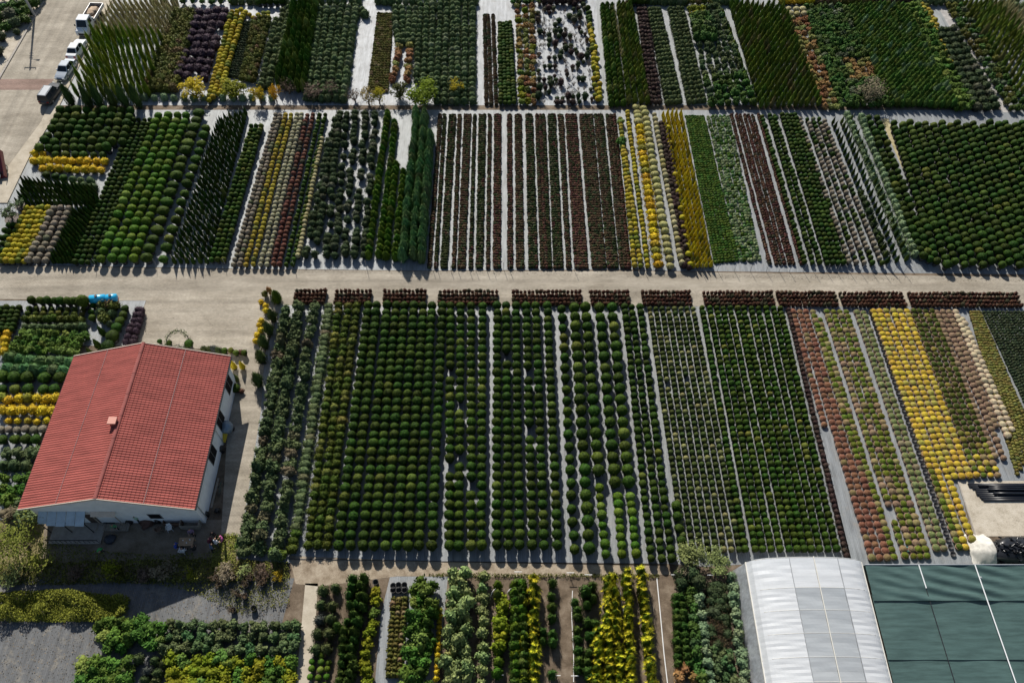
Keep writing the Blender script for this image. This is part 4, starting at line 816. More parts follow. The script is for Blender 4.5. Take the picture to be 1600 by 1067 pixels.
spots('gold_shrub', 'back row beside the house', [(2, 622), (14, 626), (31, 623), (45, 622), (59, 623), (74, 624), (87, 622)], 1.12, o='from left')
spots('gold_shrub', 'middle row beside the house', [(4, 641), (19, 642), (34.5, 641), (52, 641), (67, 642), (81, 642)], 1.15, o='from left')
spots('gold_shrub', 'small front row beside house', [(14, 658), (28, 658), (44, 658), (58, 659), (74, 657)], 0.75, o='from left')
spots('taupe_ball_shrub', 'in front of gold shrubs', [(2, 672), (14, 671), (27, 672), (41, 671), (54, 672), (67, 671)], 0.9, 0.8, o='from left')
spots('medium_ball_shrub', 'beside the house wall', [(5, 688), (24, 687), (42, 687), (57, 687)], 1.15, o='from left')
spots('grey_shrub', 'beside the house wall', [(10, 708), (28, 707), (45, 707), (58, 704)], 1.45, 1.3, o='from left')
spots('spruce_shrub', 'beside the house wall', [(4, 727), (22, 727), (40, 727)], 1.2, o='from left')
spots('lush_shrub', 'beside the house wall', [(4, 747), (28, 748), (42, 745), (4, 764), (20, 764), (34, 763), (14, 782, 1.7), (4, 778), (26, 784)], 1.3)
spots('grey_shrub', 'at the near house corner', [(15, 805, 1.9), (43, 806, 2.1), (30, 792, 1.4)], 1.6, o='from left')
spots('round_ball_shrub', 'behind the house ridge', [(196, 483, 1.0), (193, 493, 1.15), (188, 503, 1.2), (183, 513, 1.25), (177, 527, 1.6), (170, 542, 1.6)], 1.1)
bed('purple_bush', 'beside the open yard', cols=[((215, 485), (198, 536)), ((222, 485), (208, 536))], nr=7, w=0.85, h=1.1)
spots('olive_tree', 'beside the blue sprayers', [(160, 476), (172, 475), (161, 497), (180, 478)], 1.4, 1.5, o='from left')
spots('spruce_shrub', 'beside the fabric aisle', [(158, 487, 1.2), (174, 490, 1.0), (171, 505, 0.9)], 1.1)
spots('cone_conifer', 'between balls and aisle', [(157, 516), (150, 536), (140, 550)], 1.0, 2.0)
spots('wide_shrub', 'by the far ridge end', [(146, 478), (143, 488), (145, 498)], 0.8, 1.0)
# planting round the house and along the lane
spots('round_ball_shrub', 'by the wire arch', [(250, 534, 0.6), (296, 538, 1.0), (265, 536, 0.7)], 0.8, o='from left')
spots('grey_dome_conifer', 'behind the far eave', [(318, 545), (327, 545), (333, 545), (340, 546)], 0.8, 1.1, o='from left')
spots('small_ball_shrub', 'at the far house corner', [(351, 549), (361, 548), (369, 552), (382, 552)], 0.8, 0.9, o='from left')
spots('gold_conifer', 'at the far house corner', [(364, 570), (377, 570)], 0.8, 1.7, o='from left')
spots('cone_conifer', 'by the house side wall', [(366, 589)], 1.0, 1.9)
spots('wide_shrub', 'by the house side wall', [(367, 607)], 1.2, 1.0)
spots('red_leaf_shrub', 'by the house side wall', [(377, 611), (376, 551)], 0.7, 0.6)
spots('autumn_shrub', 'at the lane head', [(413, 458), (421, 455)], 0.75, 1.6, o='from left')
spots('hedge_conifer', 'at the lane head', [(431, 463)], 1.1, 2.4)
spots('gold_shrub', 'along the lane head', [(408, 472), (415, 478), (405, 508), (408, 516), (402, 524), (400, 533), (409, 502), (416, 486)], 0.75)
spots('tall_cypress_tree', 'along the house lane', [(424, 491), (418, 512), (411, 533), (406, 556), (401, 592)], 1.15, 2.6)
spots('lush_shrub', 'at the near lane end', [(376, 852), (440, 866), (428, 860)], 1.2, o='from left')

# ------------------------------------------------------------------ near beds at the bottom of the photograph
f3 = lambda l: [(460 + a[0] / 4.444, 880 + a[1] / 4.444) + tuple(a[2:]) for a in l]
f4 = lambda l: [(800 + a[0] / 4.2105, 880 + a[1] / 4.2105) + tuple(a[2:]) for a in l]
spots('grey_dome_conifer', 'beside the concrete path', f3([(200, 190), (285, 170), (180, 290), (260, 295), (172, 395), (252, 390), (158, 490), (240, 487), (145, 597), (225, 592)]), 1.0, 1.5)
spots('light_ball_shrub', 'at the path foot', f3([(190, 640), (122, 682), (186, 685), (240, 690), (120, 730), (182, 740), (230, 732), (110, 790), (167, 795), (224, 787), (150, 850), (210, 850)]), 0.62, 0.7)
spots('dome_conifer', 'in the double dome row', f3([(405, 115), (480, 100), (400, 170), (460, 160), (385, 225), (455, 235), (390, 290), (432, 288), (415, 360), (370, 410), (425, 412), (350, 475), (410, 475), (345, 527), (410, 532), (340, 590), (388, 592), (340, 650), (390, 650), (330, 705), (408, 710), (325, 770), (385, 770), (315, 822), (370, 826), (440, 400), (470, 300), (478, 230), (300, 440)]), 0.95, 2.3)
spots('lime_shrub', 'beside the pale aisle', f3([(562, 200), (565, 265), (545, 345), (540, 420), (520, 490), (512, 555), (492, 620), (488, 690), (500, 760), (508, 815)]), 1.15, 1.3)
bed('dwarf_olive_plant', 'potted rows between pale aisles', q=f3([(688, 250), (765, 250), (728, 770), (652, 770)]), nc=3, nr=17, w=0.6, h=0.62)
for i, q in enumerate(f3([(690, 165), (726, 160), (767, 160), (690, 195), (728, 195), (768, 195), (568, 140)])):
    p = at(*q); p.z = 0.012; put('empty_pot', p, 0.6, 0.5, 'empty dark pot, %s of the cluster by the dirt track' % ordn(i + 1))
bed('lush_shrub', 'in the tall leafy row', q=f3([(835, 140), (940, 140), (905, 830), (800, 830)]), nc=3, nr=11, w=1.55, h=2.4, jit=0.2, wv=0.2)
bed('gold_shrub', 'in the thin yellow row', q=f3([(1010, 330), (1012, 330), (985, 800), (984, 800)]), nc=1, nr=13, w=0.55, h=0.8)
bed('silver_pine', 'in the broad silvery row', q=f3([(1110, 70), (1180, 80), (1180, 820), (1060, 820)]), nc=3, nr=12, w=1.35, h=2.4, jit=0.22, wv=0.2)
bed('silver_pine', 'in the narrow silvery row', q=f3([(1310, 90), (1312, 90), (1312, 830), (1305, 830)]), nc=1, nr=10, w=1.2, h=1.6, jit=0.1)
spots('hedge_conifer', 'by the hoop frame', f3([(1412, 150), (1412, 215)]), 0.9, 1.9)
bed('lime_shrub', 'in the lime row', q=f3([(1440, 260), (1442, 260), (1425, 590), (1420, 590)]), nc=1, nr=6, w=1.5, h=1.8)
bed('hedge_conifer', 'in front of the lime row', q=f3([(1415, 600), (1416, 600), (1412, 760), (1410, 760)]), nc=1, nr=3, w=0.95, h=1.5)
bed('hedge_conifer', 'in the lime-flecked row', q=f3([(1530, 150), (1575, 150), (1590, 830), (1545, 830)]), nc=2, nr=12, w=1.05, h=1.9, mix=[('lime_shrub', 0.25)])
bed('dome_conifer', 'left of gold conifers', q=f4([(30, 130), (60, 130), (85, 790), (20, 790)]), nc=2, nr=12, w=1.05, h=1.9)
bed('gold_spiky_conifer', 'in the narrow golden row', q=f4([(140, 100), (142, 100), (152, 790), (148, 790)]), nc=1, nr=13, w=1.1, h=2.5)
spots('dome_conifer', 'in the sparse dome row', f4([(265, 130), (258, 215), (265, 290), (262, 360), (266, 465), (270, 520), (265, 730), (200, 450), (200, 510)]), 0.85, 1.6)
spots('dome_conifer', 'beside the bare soil strip', f4([(415, 255), (432, 350), (430, 440), (432, 500), (436, 575), (440, 640), (435, 700), (430, 310)]), 0.85, 1.5)
spots('dome_conifer', 'left of broad golden rows', f4([(485, 185, 1.2), (530, 150), (495, 270), (530, 230), (500, 390), (547, 402), (510, 480), (547, 465), (505, 590), (498, 650), (500, 710), (512, 750)]), 0.85, 1.6)
bed('gold_spiky_conifer', 'in the broad golden row', q=f4([(605, 110), (660, 90), (715, 800), (555, 800)]), nc=3, nr=15, w=1.05, h=2.6, jit=0.1, sub=lambda c, r, f, X, Y: None if c == 0 and f < 0.45 else True)
bed('gold_spiky_conifer', 'in the right golden row', q=f4([(755, 60), (850, 60), (920, 800), (790, 800)]), nc=2, nr=15, w=1.05, h=2.6, jit=0.1)
bed('dome_conifer', 'past the white pipe', q=f4([(1080, 220), (1110, 230), (1165, 660), (1095, 660)]), nc=2, nr=10, w=0.85, h=1.4)
spots('autumn_shrub', 'at the front near greenhouse', f4([(1120, 690), (1100, 740), (1205, 755)]), 1.2, 1.2, o='from left')
bed('green_tree', 'leafy row near greenhouse', q=f4([(1175, 180), (1177, 180), (1235, 780), (1230, 780)]), nc=1, nr=11, w=1.25, h=1.5)
bed('blue_pine', 'row of silver-blue pines', q=f4([(1225, 160), (1226, 160), (1305, 790), (1300, 790)]), nc=1, nr=11, w=1.1, h=1.4)
bed('thin_brown_shrub', 'twiggy row near greenhouse', q=f4([(1300, 150), (1380, 160), (1420, 540), (1320, 540)]), nc=4, nr=12, w=1.0, h=1.1, mix=[('slate_shrub', 0.55)])
bed('grey_tree', 'in front of twiggy row', q=f4([(1340, 580), (1420, 580), (1470, 800), (1360, 800)]), nc=3, nr=5, w=1.1, h=1.2)
bed('blue_pine', 'against the greenhouse wall', q=f4([(1445, 90), (1446, 90), (1535, 790), (1530, 790)]), nc=1, nr=12, w=1.2, h=1.4)
bed('slate_shrub', 'beside the greenhouse end', q=f4([(1110, 70), (1180, 70), (1215, 130), (1120, 130)]), nc=2, nr=2, w=1.4, h=1.5)
# beds in the near left corner
spots('lush_shrub', 'at the left of hedge rows', [(155, 977, 1.7), (170, 972, 1.5), (187, 973, 1.7), (205, 978, 1.8), (220, 972, 1.5), (162, 995, 1.5), (180, 993, 1.8), (198, 996, 1.7), (216, 992, 1.8), (170, 1010, 1.3), (190, 1010, 1.4), (234, 985, 1.7), (236, 1005, 1.6), (252, 980, 1.5), (250, 1000, 1.4)], 1.5, 1.5)
bed('grey_tree', 'in three hedge rows', q=[(268, 976), (460, 978), (460, 1014), (258, 1014)], nc=13, nr=3, w=1.25, h=1.4, jit=0.1)
bed('lush_shrub', 'along the bottom corner', q=[(128, 1035), (200, 1036), (196, 1066), (126, 1066)], nc=5, nr=3, w=1.45, h=1.4, jit=0.15)
spots('grey_dome_conifer', 'among bottom corner shrubs', [(206, 1035), (241, 1032), (256, 1037), (230, 1049), (246, 1052), (196, 1050), (226, 1063), (243, 1064), (215, 1030)], 0.85, 1.3, o='counted along')
bed('lime_shrub', 'along the bottom edge', q=[(272, 1032), (360, 1030), (350, 1068), (270, 1068)], nc=6, nr=3, w=1.4, h=1.35, jit=0.18)
bed('lush_shrub', 'by the path foot', q=[(372, 1032), (455, 1034), (455, 1068), (368, 1068)], nc=6, nr=3, w=1.3, h=1.3, jit=0.18, mix=[('lime_shrub', 0.35)])

for i, (x, y) in enumerate([(340, 905), (352, 899), (366, 904), (378, 900), (392, 905), (404, 899), (418, 903), (430, 907), (372, 928), (384, 934), (366, 955), (398, 952), (412, 914), (346, 916), (386, 916)]):
    p = at(x, y); p.z = 0.012; put('empty_pot', p, 0.62, 0.5, 'black pot on worn fabric, %s counted from the yard edge' % ordn(i + 1))
    if i % 4 != 3: put('thin_brown_shrub', Vector((p.x, p.y, 0.3)), 1.0 + 0.3 * rnd.random(), 0.9, 'half-bare plant in a pot, %s counted from the yard edge' % ordn(i + 1))
# ------------------------------------------------------------------ turn the records into objects (the 300 of a kind that show largest) and one mass for the rest
LIMIT = 300
pot_d = None
def make_kinds():
    for ki, (name, K) in enumerate(KIND.items()):
        recs = K['recs']
        if not recs: continue
        recs.sort(key=lambda r: -(r[1] * max(r[2], r[1])) / max(1.0, (r[0] - Vector((0, 0, CAMH))).length) ** 2)
        mats = [K['mat'], M_POT, M_CANE if 'cane' in name else M_WOOD]
        if K['proto'] is None:
            G = Geo(); th = np.arange(10) / 10 * 6.2832
            V = np.concatenate([np.stack([np.cos(th) * r, np.sin(th) * r, 0 * th + z], 1) for r, z in ((.38, 0), (.5, 1), (.44, 1), (.36, .25))]); T = []
            for k in range(3):
                for j in range(10):
                    a, b = k * 10 + j, k * 10 + (j + 1) % 10; T += [(a, b, b + 10), (a, b + 10, a + 10)]
            for j in range(1, 9): T.append((30, 30 + j, 31 + j))
            G.add(V, T, 0.5); d = G.done(); his = [d]; los = [d]
        else:
            hi, lo = PROTO[K['proto']]
            his = [hi(ki * 17 + s) for s in range(4)]; los = [lo(ki * 23 + s) for s in range(5)]
        meshes = [geo_mesh(name, d, mats) for d in his]
        pm = None
        if K['pot']:
            G = Geo(); pot_geo(G, 0.62, 0.5, 0, 12); pm = geo_mesh('pot', G.done(), [M_CLAY])
        for i, (p, w, h, lab, rz, sx) in enumerate(recs[:LIMIT]):
            o = bpy.data.objects.new(name, meshes[i % len(meshes)]); COL.objects.link(o)
            o.location = p; o.rotation_euler = (0, 0, rz if sx == 1.0 else rz % 0.4 - 0.2); o.scale = (w * sx, w, h)
            o['label'] = lab; o['category'] = K['cat']; o['group'] = K['group']
            if pm:
                q = bpy.data.objects.new('pot', pm); COL.objects.link(q); q.parent = o
        rest = recs[LIMIT:]
        if rest:
            V, T, M, C, PR = [], [], [], [], []; n = 0
            for i, (p, w, h, lab, rz, sx) in enumerate(rest):
                d = los[i % len(los)]; a = rz if sx == 1.0 else rz % 0.4 - 0.2
                c, s = math.cos(a), math.sin(a); v = d['v'] * [w, w, h]
                V.append(np.stack([(v[:, 0] * c - v[:, 1] * s) * sx + p.x, v[:, 0] * s + v[:, 1] * c + p.y, v[:, 2] + p.z], 1))
                T.append(d['t'] + n); M.append(d['m']); C.append(d['c']); PR.append(np.full(len(v), rnd.random())); n += len(v)
            me = geo_mesh(name + '_foliage', dict(v=np.concatenate(V), t=np.concatenate(T), m=np.concatenate(M), c=np.concatenate(C)), mats, np.concatenate(PR))
            o = bpy.data.objects.new(name + '_foliage', me); COL.objects.link(o)
            tag(o, 'smaller %ss massed farther off in their beds' % K['desc'], K['cat'], kind='stuff')
make_kinds()

# ------------------------------------------------------------------ single larger trees with trunk and crown
def tree(name, label, x, y, w, h, mat, th=None, seed=1, ncl=26, nl=46, ls=0.075, cl=0.17, bare=False, cat='tree', group=None):
    """x, y: middle of the crown in the photograph"""
    th = th if th is not None else h * 0.12
    p = at(x, y, th + (h - th) * 0.5); p.z = 0.0
    r = empty(name, p, seed * 1.7); tag(r, label, cat, group)
    g = np.random.default_rng(seed); G = Geo(); top = th + (h - th) * 0.55
    stem_geo(G, (0, 0, 0), (0.05, 0, th), 0.05 * w ** 0.7 + 0.02, 0.04 * w ** 0.7 + 0.01, 0, 7)
    for k in range(10 if bare else 7):
        a = g.random() * 6.28; q = np.array([math.cos(a) * w * .3, math.sin(a) * w * .3, th + (h - th) * (0.35 + 0.5 * g.random())])
        stem_geo(G, (0.05 * 0.7, 0, th * (0.7 + 0.3 * g.random())), q, 0.03 * w ** 0.7, 0.012, 0, 5)
        for b in range(4 if bare else 2):
            q2 = q + (g.random(3) - [0.5, 0.5, 0.2]) * w * 0.45; stem_geo(G, q, q2, 0.012, 0.005, 0, 3)
    me = geo_mesh('trunk', G.done(), [M_WOOD]); o = bpy.data.objects.new('trunk', me); COL.objects.link(o); o.parent = r
    d = crown_geo(seed, ncl, nl, ls, cl); d['v'] = d['v'] * [w, w, h - th] + [0, 0, th]
    me = geo_mesh('crown', d, [mat]); o = bpy.data.objects.new('crown', me); COL.objects.link(o); o.parent = r
    return r
M_TYEL = leaf('yellow_tree_leaf', (0.25, 0.19, 0.012), (0.62, 0.47, 0.03), hv=0.01, vv=0.2, transl=0.35)
M_TYG = leaf('yellow_green_tree_leaf', (0.2, 0.26, 0.03), (0.48, 0.5, 0.07), hv=0.01, vv=0.2, transl=0.35)
M_TGRN = leaf('tree_leaf', (0.12, 0.2, 0.03), (0.36, 0.46, 0.07), hv=0.01, vv=0.2, transl=0.35)
M_TBRN = leaf('bare_tree_leaf', (0.07, 0.05, 0.035), (0.15, 0.11, 0.08), hv=0.01, vv=0.2)
M_TOLV = leaf('olive_tree_leaf', (0.17, 0.21, 0.12), (0.38, 0.43, 0.26), hv=0.01, vv=0.2)
M_TGRY = leaf('grey_twig_leaf', (0.12, 0.1, 0.065), (0.24, 0.2, 0.13), hv=0.01, vv=0.2)
tree('yellow_tree', 'broad airy yellow tree beside the purple bushes', 302, 138, 4.2, 3.0, M_TYEL, seed=3, ncl=30)
tree('yellow_tree', 'pale green-yellow tree at the foot of yellow ball rows', 364, 138, 4.6, 3.2, M_TYG, seed=4, ncl=28)
tree('yellow_tree', 'bright yellow tree in front of the olive strip', 403, 146, 2.4, 3.2, M_TYEL, seed=5, ncl=22)
tree('yellow_tree', 'orange-yellow small tree beside the tall dark conifers', 428, 143, 2.0, 3.2, leaf('amber_leaf', (0.3, 0.16, 0.012), (0.62, 0.4, 0.02), hv=0.01, vv=0.2, transl=0.3), seed=6, ncl=20)
tree('bare_tree', 'bare brown tree in front of tall dark conifers', 449, 134, 2.6, 2.6, M_TBRN, seed=7, ncl=20, nl=18, bare=True)
tree('bare_tree', 'broad bare brown tree before the spruce block', 487, 141, 3.6, 2.6, M_TBRN, seed=8, ncl=22, nl=18, bare=True)
tree('bare_tree', 'bare brown tree at the spruce block edge', 516, 136, 2.6, 2.6, M_TBRN, seed=9, ncl=20, nl=18, bare=True)
tree('bare_tree', 'thin bare tree on the bright white floor', 553, 147, 3.0, 2.4, M_TBRN, seed=10, ncl=16, nl=12, bare=True)
tree('bare_tree', 'brownish tree beside the small yellow tree', 574, 150, 3.0, 2.6, leaf('tan_tree_leaf', (0.14, 0.11, 0.04), (0.3, 0.23, 0.08), hv=0.01, vv=0.2), seed=11, ncl=20, nl=26)
tree('yellow_tree', 'small lemon-yellow tree at the olive strip foot', 591, 148, 2.4, 2.8, leaf('lemon_leaf', (0.2, 0.19, 0.012), (0.5, 0.46, 0.03), hv=0.01, vv=0.2, transl=0.3), seed=12, ncl=22)
tree('green_shade_tree', 'dull green round tree between orange and yellow-green trees', 623, 141, 3.4, 2.8, leaf('dull_tree', (0.05, 0.07, 0.025), (0.13, 0.15, 0.06), hv=0.01, vv=0.2), seed=13, ncl=24)
tree('green_shade_tree', 'large yellow-green tree before the spruce strips', 661, 143, 4.8, 3.6, M_TGRN, seed=14, ncl=40, nl=50)
tree('yellow_tree', 'thin yellow tree in the spruce strips', 711, 133, 2.6, 2.8, M_TYEL, seed=15, ncl=14, nl=26)
tree('bare_tree', 'large leafless grey tree in the deep green block', 1364, 140, 4.6, 3.8, M_TGRY, seed=16, ncl=40, nl=40, ls=0.045, bare=True)
tree('olive_bush', 'loose grey-green olive bush behind the greenhouse', 1082, 866, 3.2, 2.6, M_TOLV, th=0.3, seed=17, ncl=36, ls=0.06)
tree('olive_bush', 'low grey olive bush touching the greenhouse corner', 1122, 876, 3.0, 2.0, M_TOLV, th=0.2, seed=18, ncl=32, ls=0.06)
tree('olive_bush', 'small olive sapling at the near corner of ball rows', 1068, 893, 1.8, 1.8, M_TGRY, th=0.3, seed=28, ncl=16, ls=0.08)
tree('willow_tree', 'airy yellow-green tree in the corner before the house', 22, 838, 6.0, 4.6, leaf('willow_leaf', (0.2, 0.25, 0.07), (0.46, 0.5, 0.17), hv=0.01, vv=0.2, transl=0.35), th=1.4, seed=19, ncl=34, nl=34, ls=0.042)
tree('willow_tree', 'smaller airy yellow-green tree left of the yard', 60, 872, 3.4, 2.6, leaf('willow_leaf', (0.1, 0.11, 0.035), (0.28, 0.27, 0.09)), th=0.8, seed=20, ncl=26, nl=40, ls=0.055)
# overgrown strips in front of the yard
def weeds(name, label, poly, n, h, ls, mat, seed, z=0.0):
    g = np.random.default_rng(seed); P = []; W = [at(*q) for q in poly]
    x0, x1 = min(w.x for w in W), max(w.x for w in W); y0, y1 = min(w.y for w in W), max(w.y for w in W)
    def inside(x, y):
        c = False; m = len(W)
        for i in range(m):
            a, b = W[i], W[i - 1]
            if (a.y > y) != (b.y > y) and x < (b.x - a.x) * (y - a.y) / (b.y - a.y) + a.x: c = not c
        return c
    cs = np.stack([x0 + g.random(60) * (x1 - x0), y0 + g.random(60) * (y1 - y0)], 1); fld = lambda X, Y: 0.25 + 0.5 * np.exp(-((cs[:, 0] - X) ** 2 + (cs[:, 1] - Y) ** 2) / 0.3).sum()
    while len(P) < n:
        x, y = x0 + g.random() * (x1 - x0), y0 + g.random() * (y1 - y0)
        if inside(x, y):
            k = max(0.15, min(1.6, float(fld(x, y))))
            P.append((x, y, z + h * k * g.random() ** 0.6))
    P = np.array(P); G = Geo(); leaves(G, g, P, P * 0 + [0, 0, 1.0], ls, 0.5, 1.0)
    i = g.choice(len(P), len(P) // 8, replace=False)
    for k in i: stem_geo(G, (P[k][0] + (g.random() - .5) * .2, P[k][1] + (g.random() - .5) * .2, 0), P[k] + [0, 0, 0.1], 0.008, 0.005, 0, 3)
    me = geo_mesh(name, G.done(), [mat]); o = bpy.data.objects.new(name, me); COL.objects.link(o); tag(o, label, 'weeds', kind='stuff')
    return o
weeds('tall_weeds', 'yellowish tall weeds in a strip across the near left corner', [(-20, 928), (90, 922), (205, 934), (200, 960), (150, 972), (-20, 972)], 17000, 0.85, 0.17, leaf('weed_leaf', (0.13, 0.16, 0.04), (0.36, 0.38, 0.09), hv=0.01, vv=0.2), 21)
weeds('dark_weeds', 'dark straggling weeds along the edge of the yard', [(-20, 885), (60, 880), (330, 872), (452, 880), (452, 905), (330, 912), (200, 912), (-20, 915)], 9500, 0.7, 0.18, leaf('dark_weed_leaf', (0.09, 0.11, 0.04), (0.26, 0.27, 0.1), hv=0.01, vv=0.2), 22)
weeds('fabric_weeds', 'sparse weeds sprouting through the worn fabric', [(200, 905), (455, 898), (452, 945), (380, 962), (300, 925)], 2600, 0.5, 0.15, leaf('dark_weed_leaf', (0.09, 0.11, 0.04), (0.26, 0.27, 0.1)), 35)
weeds('yard_grass', 'thin grass round the edge of the yard', [(66, 838), (110, 838), (140, 860), (250, 866), (330, 862), (330, 885), (62, 885)], 2600, 0.16, 0.14, leaf('grass_leaf', (0.13, 0.16, 0.05), (0.3, 0.32, 0.1), hv=0.01, vv=0.2), 23)
weeds('lane_grass', 'yellow-green grass at the end of the house lane', [(338, 836), (372, 832), (368, 880), (328, 892)], 1500, 0.14, 0.14, leaf('lane_grass_leaf', (0.25, 0.28, 0.08), (0.45, 0.46, 0.16), hv=0.01, vv=0.2), 24)
weeds('corner_grass', 'pale dry grass under the airy corner tree', [(0, 815), (66, 830), (62, 890), (-10, 895)], 1800, 0.18, 0.14, leaf('dry_grass_leaf', (0.15, 0.14, 0.05), (0.34, 0.3, 0.14), hv=0.01, vv=0.2), 25)
weeds('track_weeds', 'low weeds along the edge of the dirt track', [(670, 896), (1030, 897), (1030, 903), (670, 901)], 1500, 0.16, 0.15, leaf('track_weed_leaf', (0.07, 0.08, 0.025), (0.2, 0.2, 0.07), hv=0.01, vv=0.2), 26)
M_LIT = leaf('dead_leaf', (0.1, 0.07, 0.045), (0.3, 0.24, 0.16), hv=0.01, vv=0.2)
weeds('leaf_litter', 'dead leaves and soil blown along the road edge', [(-20, 414), (660, 424), (1620, 436), (1620, 441), (660, 429), (-20, 419)], 2600, 0.02, 0.16, M_LIT, 31)
weeds('leaf_litter', 'dead leaves and soil beside the red-leafed shrubs', [(440, 449), (1620, 457), (1620, 480), (440, 477)], 3000, 0.02, 0.15, M_LIT, 32)
weeds('leaf_litter', 'dead leaves scattered over the worn fabric', [(-20, 905), (455, 905), (440, 975), (150, 1066), (-20, 1066)], 3500, 0.03, 0.16, M_LIT, 33)
weeds('leaf_litter', 'dead leaves and soil on the open yard', [(230, 470), (430, 480), (400, 545), (205, 545)], 700, 0.02, 0.14, M_LIT, 34)
for i, (x, y, w, mt, lb) in enumerate([(172, 890, 2.4, M_TYG, 'yellow-flecked green shrub at the middle of the yard edge'), (190, 895, 1.8, leaf('yard_shrub', (0.05, 0.07, 0.02), (0.16, 0.17, 0.04)), 'green straggling shrub right of the yellow-flecked one'), (255, 890, 2.4, M_TGRY, 'grey twiggy shrub at the yard edge'),
                                    (298, 897, 1.5, M_TYG, 'lime-leaved small shrub at the yard edge'), (350, 893, 2.2, M_TGRY, 'grey twiggy shrub at the lane end'), (436, 898, 1.3, M_TYEL, 'small yellow shrub beside the dirt track'), (408, 893, 1.6, M_TBRN, 'brown shrub beside the small yellow one'),
                                    (384, 892, 1.7, M_TOLV, 'olive shrub left of the small brown one'), (20, 900, 2.4, M_TOLV, 'pale olive shrub under the airy corner tree'), (120, 893, 1.8, M_TBRN, 'dark brown shrub before the tin-roofed porch'), (225, 897, 1.8, M_TBRN, 'dark brown shrub between yard and fabric')]):
    tree('straggling_shrub', lb, x, y, w, w * 0.7, mt, th=0.15, seed=40 + i, ncl=16, nl=26, ls=0.1, cl=0.22, bare=True, cat='shrub')

# ------------------------------------------------------------------ the red-roofed house
HX0, HX1, HY0, HY1, HE, HR = -46.3, -29.7, 28.9, 46.0, 4.5, 7.0
HXM = (HX0 + HX1) / 2
M_TILE = plain('red_roof_sheet', (0.30, 0.08, 0.066), 0.8, noise=0.26, scale=0.9, spec=0.2)
tn = MATS['red_roof_sheet'].node_tree; tnode = [q for q in tn.nodes if q.type == 'TEX_NOISE'][0]; tmp_ = tn.nodes.new('ShaderNodeMapping'); tmp_.inputs['Scale'].default_value = (0.35, 2.2, 1.0)
tn.links.new([q for q in tn.nodes if q.type == 'NEW_GEOMETRY'][0].outputs['Position'], tmp_.inputs['Vector']); tn.links.new(tmp_.outputs[0], tnode.inputs['Vector'])
M_WALL = plain('white_render', (0.82, 0.82, 0.81), 0.85, noise=0.1, scale=1.2)
M_TRIM = plain('cream_board', (0.62, 0.52, 0.43), 0.7, noise=0.12, scale=2)
M_DARK = plain('dark_window', (0.01, 0.01, 0.012), 0.7, spec=0.1)
M_FRAME = plain('window_frame', (0.2, 0.2, 0.21), 0.5)
M_TIN = plain('blue_tin', (0.5, 0.6, 0.66), 0.4, 0.1, noise=0.15, scale=1.5)
M_BOARD = plain('old_board', (0.42, 0.38, 0.31), 0.8, noise=0.3, scale=2.5)
M_DECK = plain('deck_wood', (0.3, 0.26, 0.21), 0.85, noise=0.3, scale=3)
M_STEEL = plain('dark_steel', (0.03, 0.03, 0.033), 0.5, 0.4)
M_GALV = plain('galvanised_steel', (0.5, 0.51, 0.52), 0.45, 0.7)
house = empty('house', (HXM, HY0, 0)); tag(house, 'white-walled house under a wide red tiled roof', 'house')
def hpart(mb, name, mats, parent=house, smooth=False):
    o = mb.build(name, mats, None, smooth); o.parent = parent
    o.matrix_parent_inverse = Matrix.Translation(-house.location)
    return o
wx0, wx1, wy0, wy1 = HX0 + 0.5, HX1 - 0.5, HY0 + 0.45, HY1 - 0.45
def zr(x): return HE + (HR - HE) * (1 - abs(x - HXM) / (HX1 - HXM))
m = MB(); t_ = 0.25
for yy0, yy1 in ((wy0, wy0 + t_), (wy1 - t_, wy1)):      # gables
    m = MB(); poly = [(wx0, 0), (wx1, 0), (wx1, zr(wx1) - 0.12), (HXM, HR - 0.12), (wx0, zr(wx0) - 0.12)]
    m.loft([[(x, yy0, z) for x, z in poly], [(x, yy1, z) for x, z in poly]]); hpart(m, 'gable_wall', M_WALL)
m = MB(); m.box(wx1 - t_, wy0 + t_, 0, wx1, wy1 - t_, zr(wx1) - 0.13); wall_s = hpart(m, 'side_wall', M_WALL)
m = MB(); m.box(wx0, wy0 + t_, 0, wx0 + t_, wy1 - t_, zr(wx0) - 0.13); hpart(m, 'side_wall', M_WALL)
def slope(sgn):
    ny = 290; courses = 24; V = []; F = []
    span = HX1 - HXM
    us = []
    for c in range(courses):
        us += [(c / courses, 0.035), ((c + 0.985) / courses, 0.0)]
    us.append((1.0, 0.0))
    for i, (u, st) in enumerate(us):
        for j in range(ny + 1):
            y = HY0 + (HY1 - HY0) * j / ny
            V.append((HXM + sgn * span * u, y, HR - (HR - HE) * u + 0.02 - st * 1.0 + 0.03 * math.sin(2 * math.pi * (y - HY0) / 0.26) + 0.03))
    n = ny + 1
    for i in range(len(us) - 1):
        for j in range(ny):
            q = (i * n + j, (i + 1) * n + j, (i + 1) * n + j + 1, i * n + j + 1)
            F.append(q if sgn > 0 else q[::-1])
    b = MB(); b.v = V; b.f = F; b.m = [0] * len(F)
    o = hpart(b, 'roof_slope', M_TILE); 
    return o
sl = slope(-1); sr = slope(1)
m = MB()                                                   # boarding under the sheets
m.loft([[(HX0, y, HE - 0.12), (HXM, y, HR - 0.12), (HX1, y, HE - 0.12), (HX1, y, HE - 0.01), (HXM, y, HR - 0.01), (HX0, y, HE - 0.01)] for y in (HY0 + 0.02, HY1 - 0.02)])
hpart(m, 'roof_deck', M_BOARD)
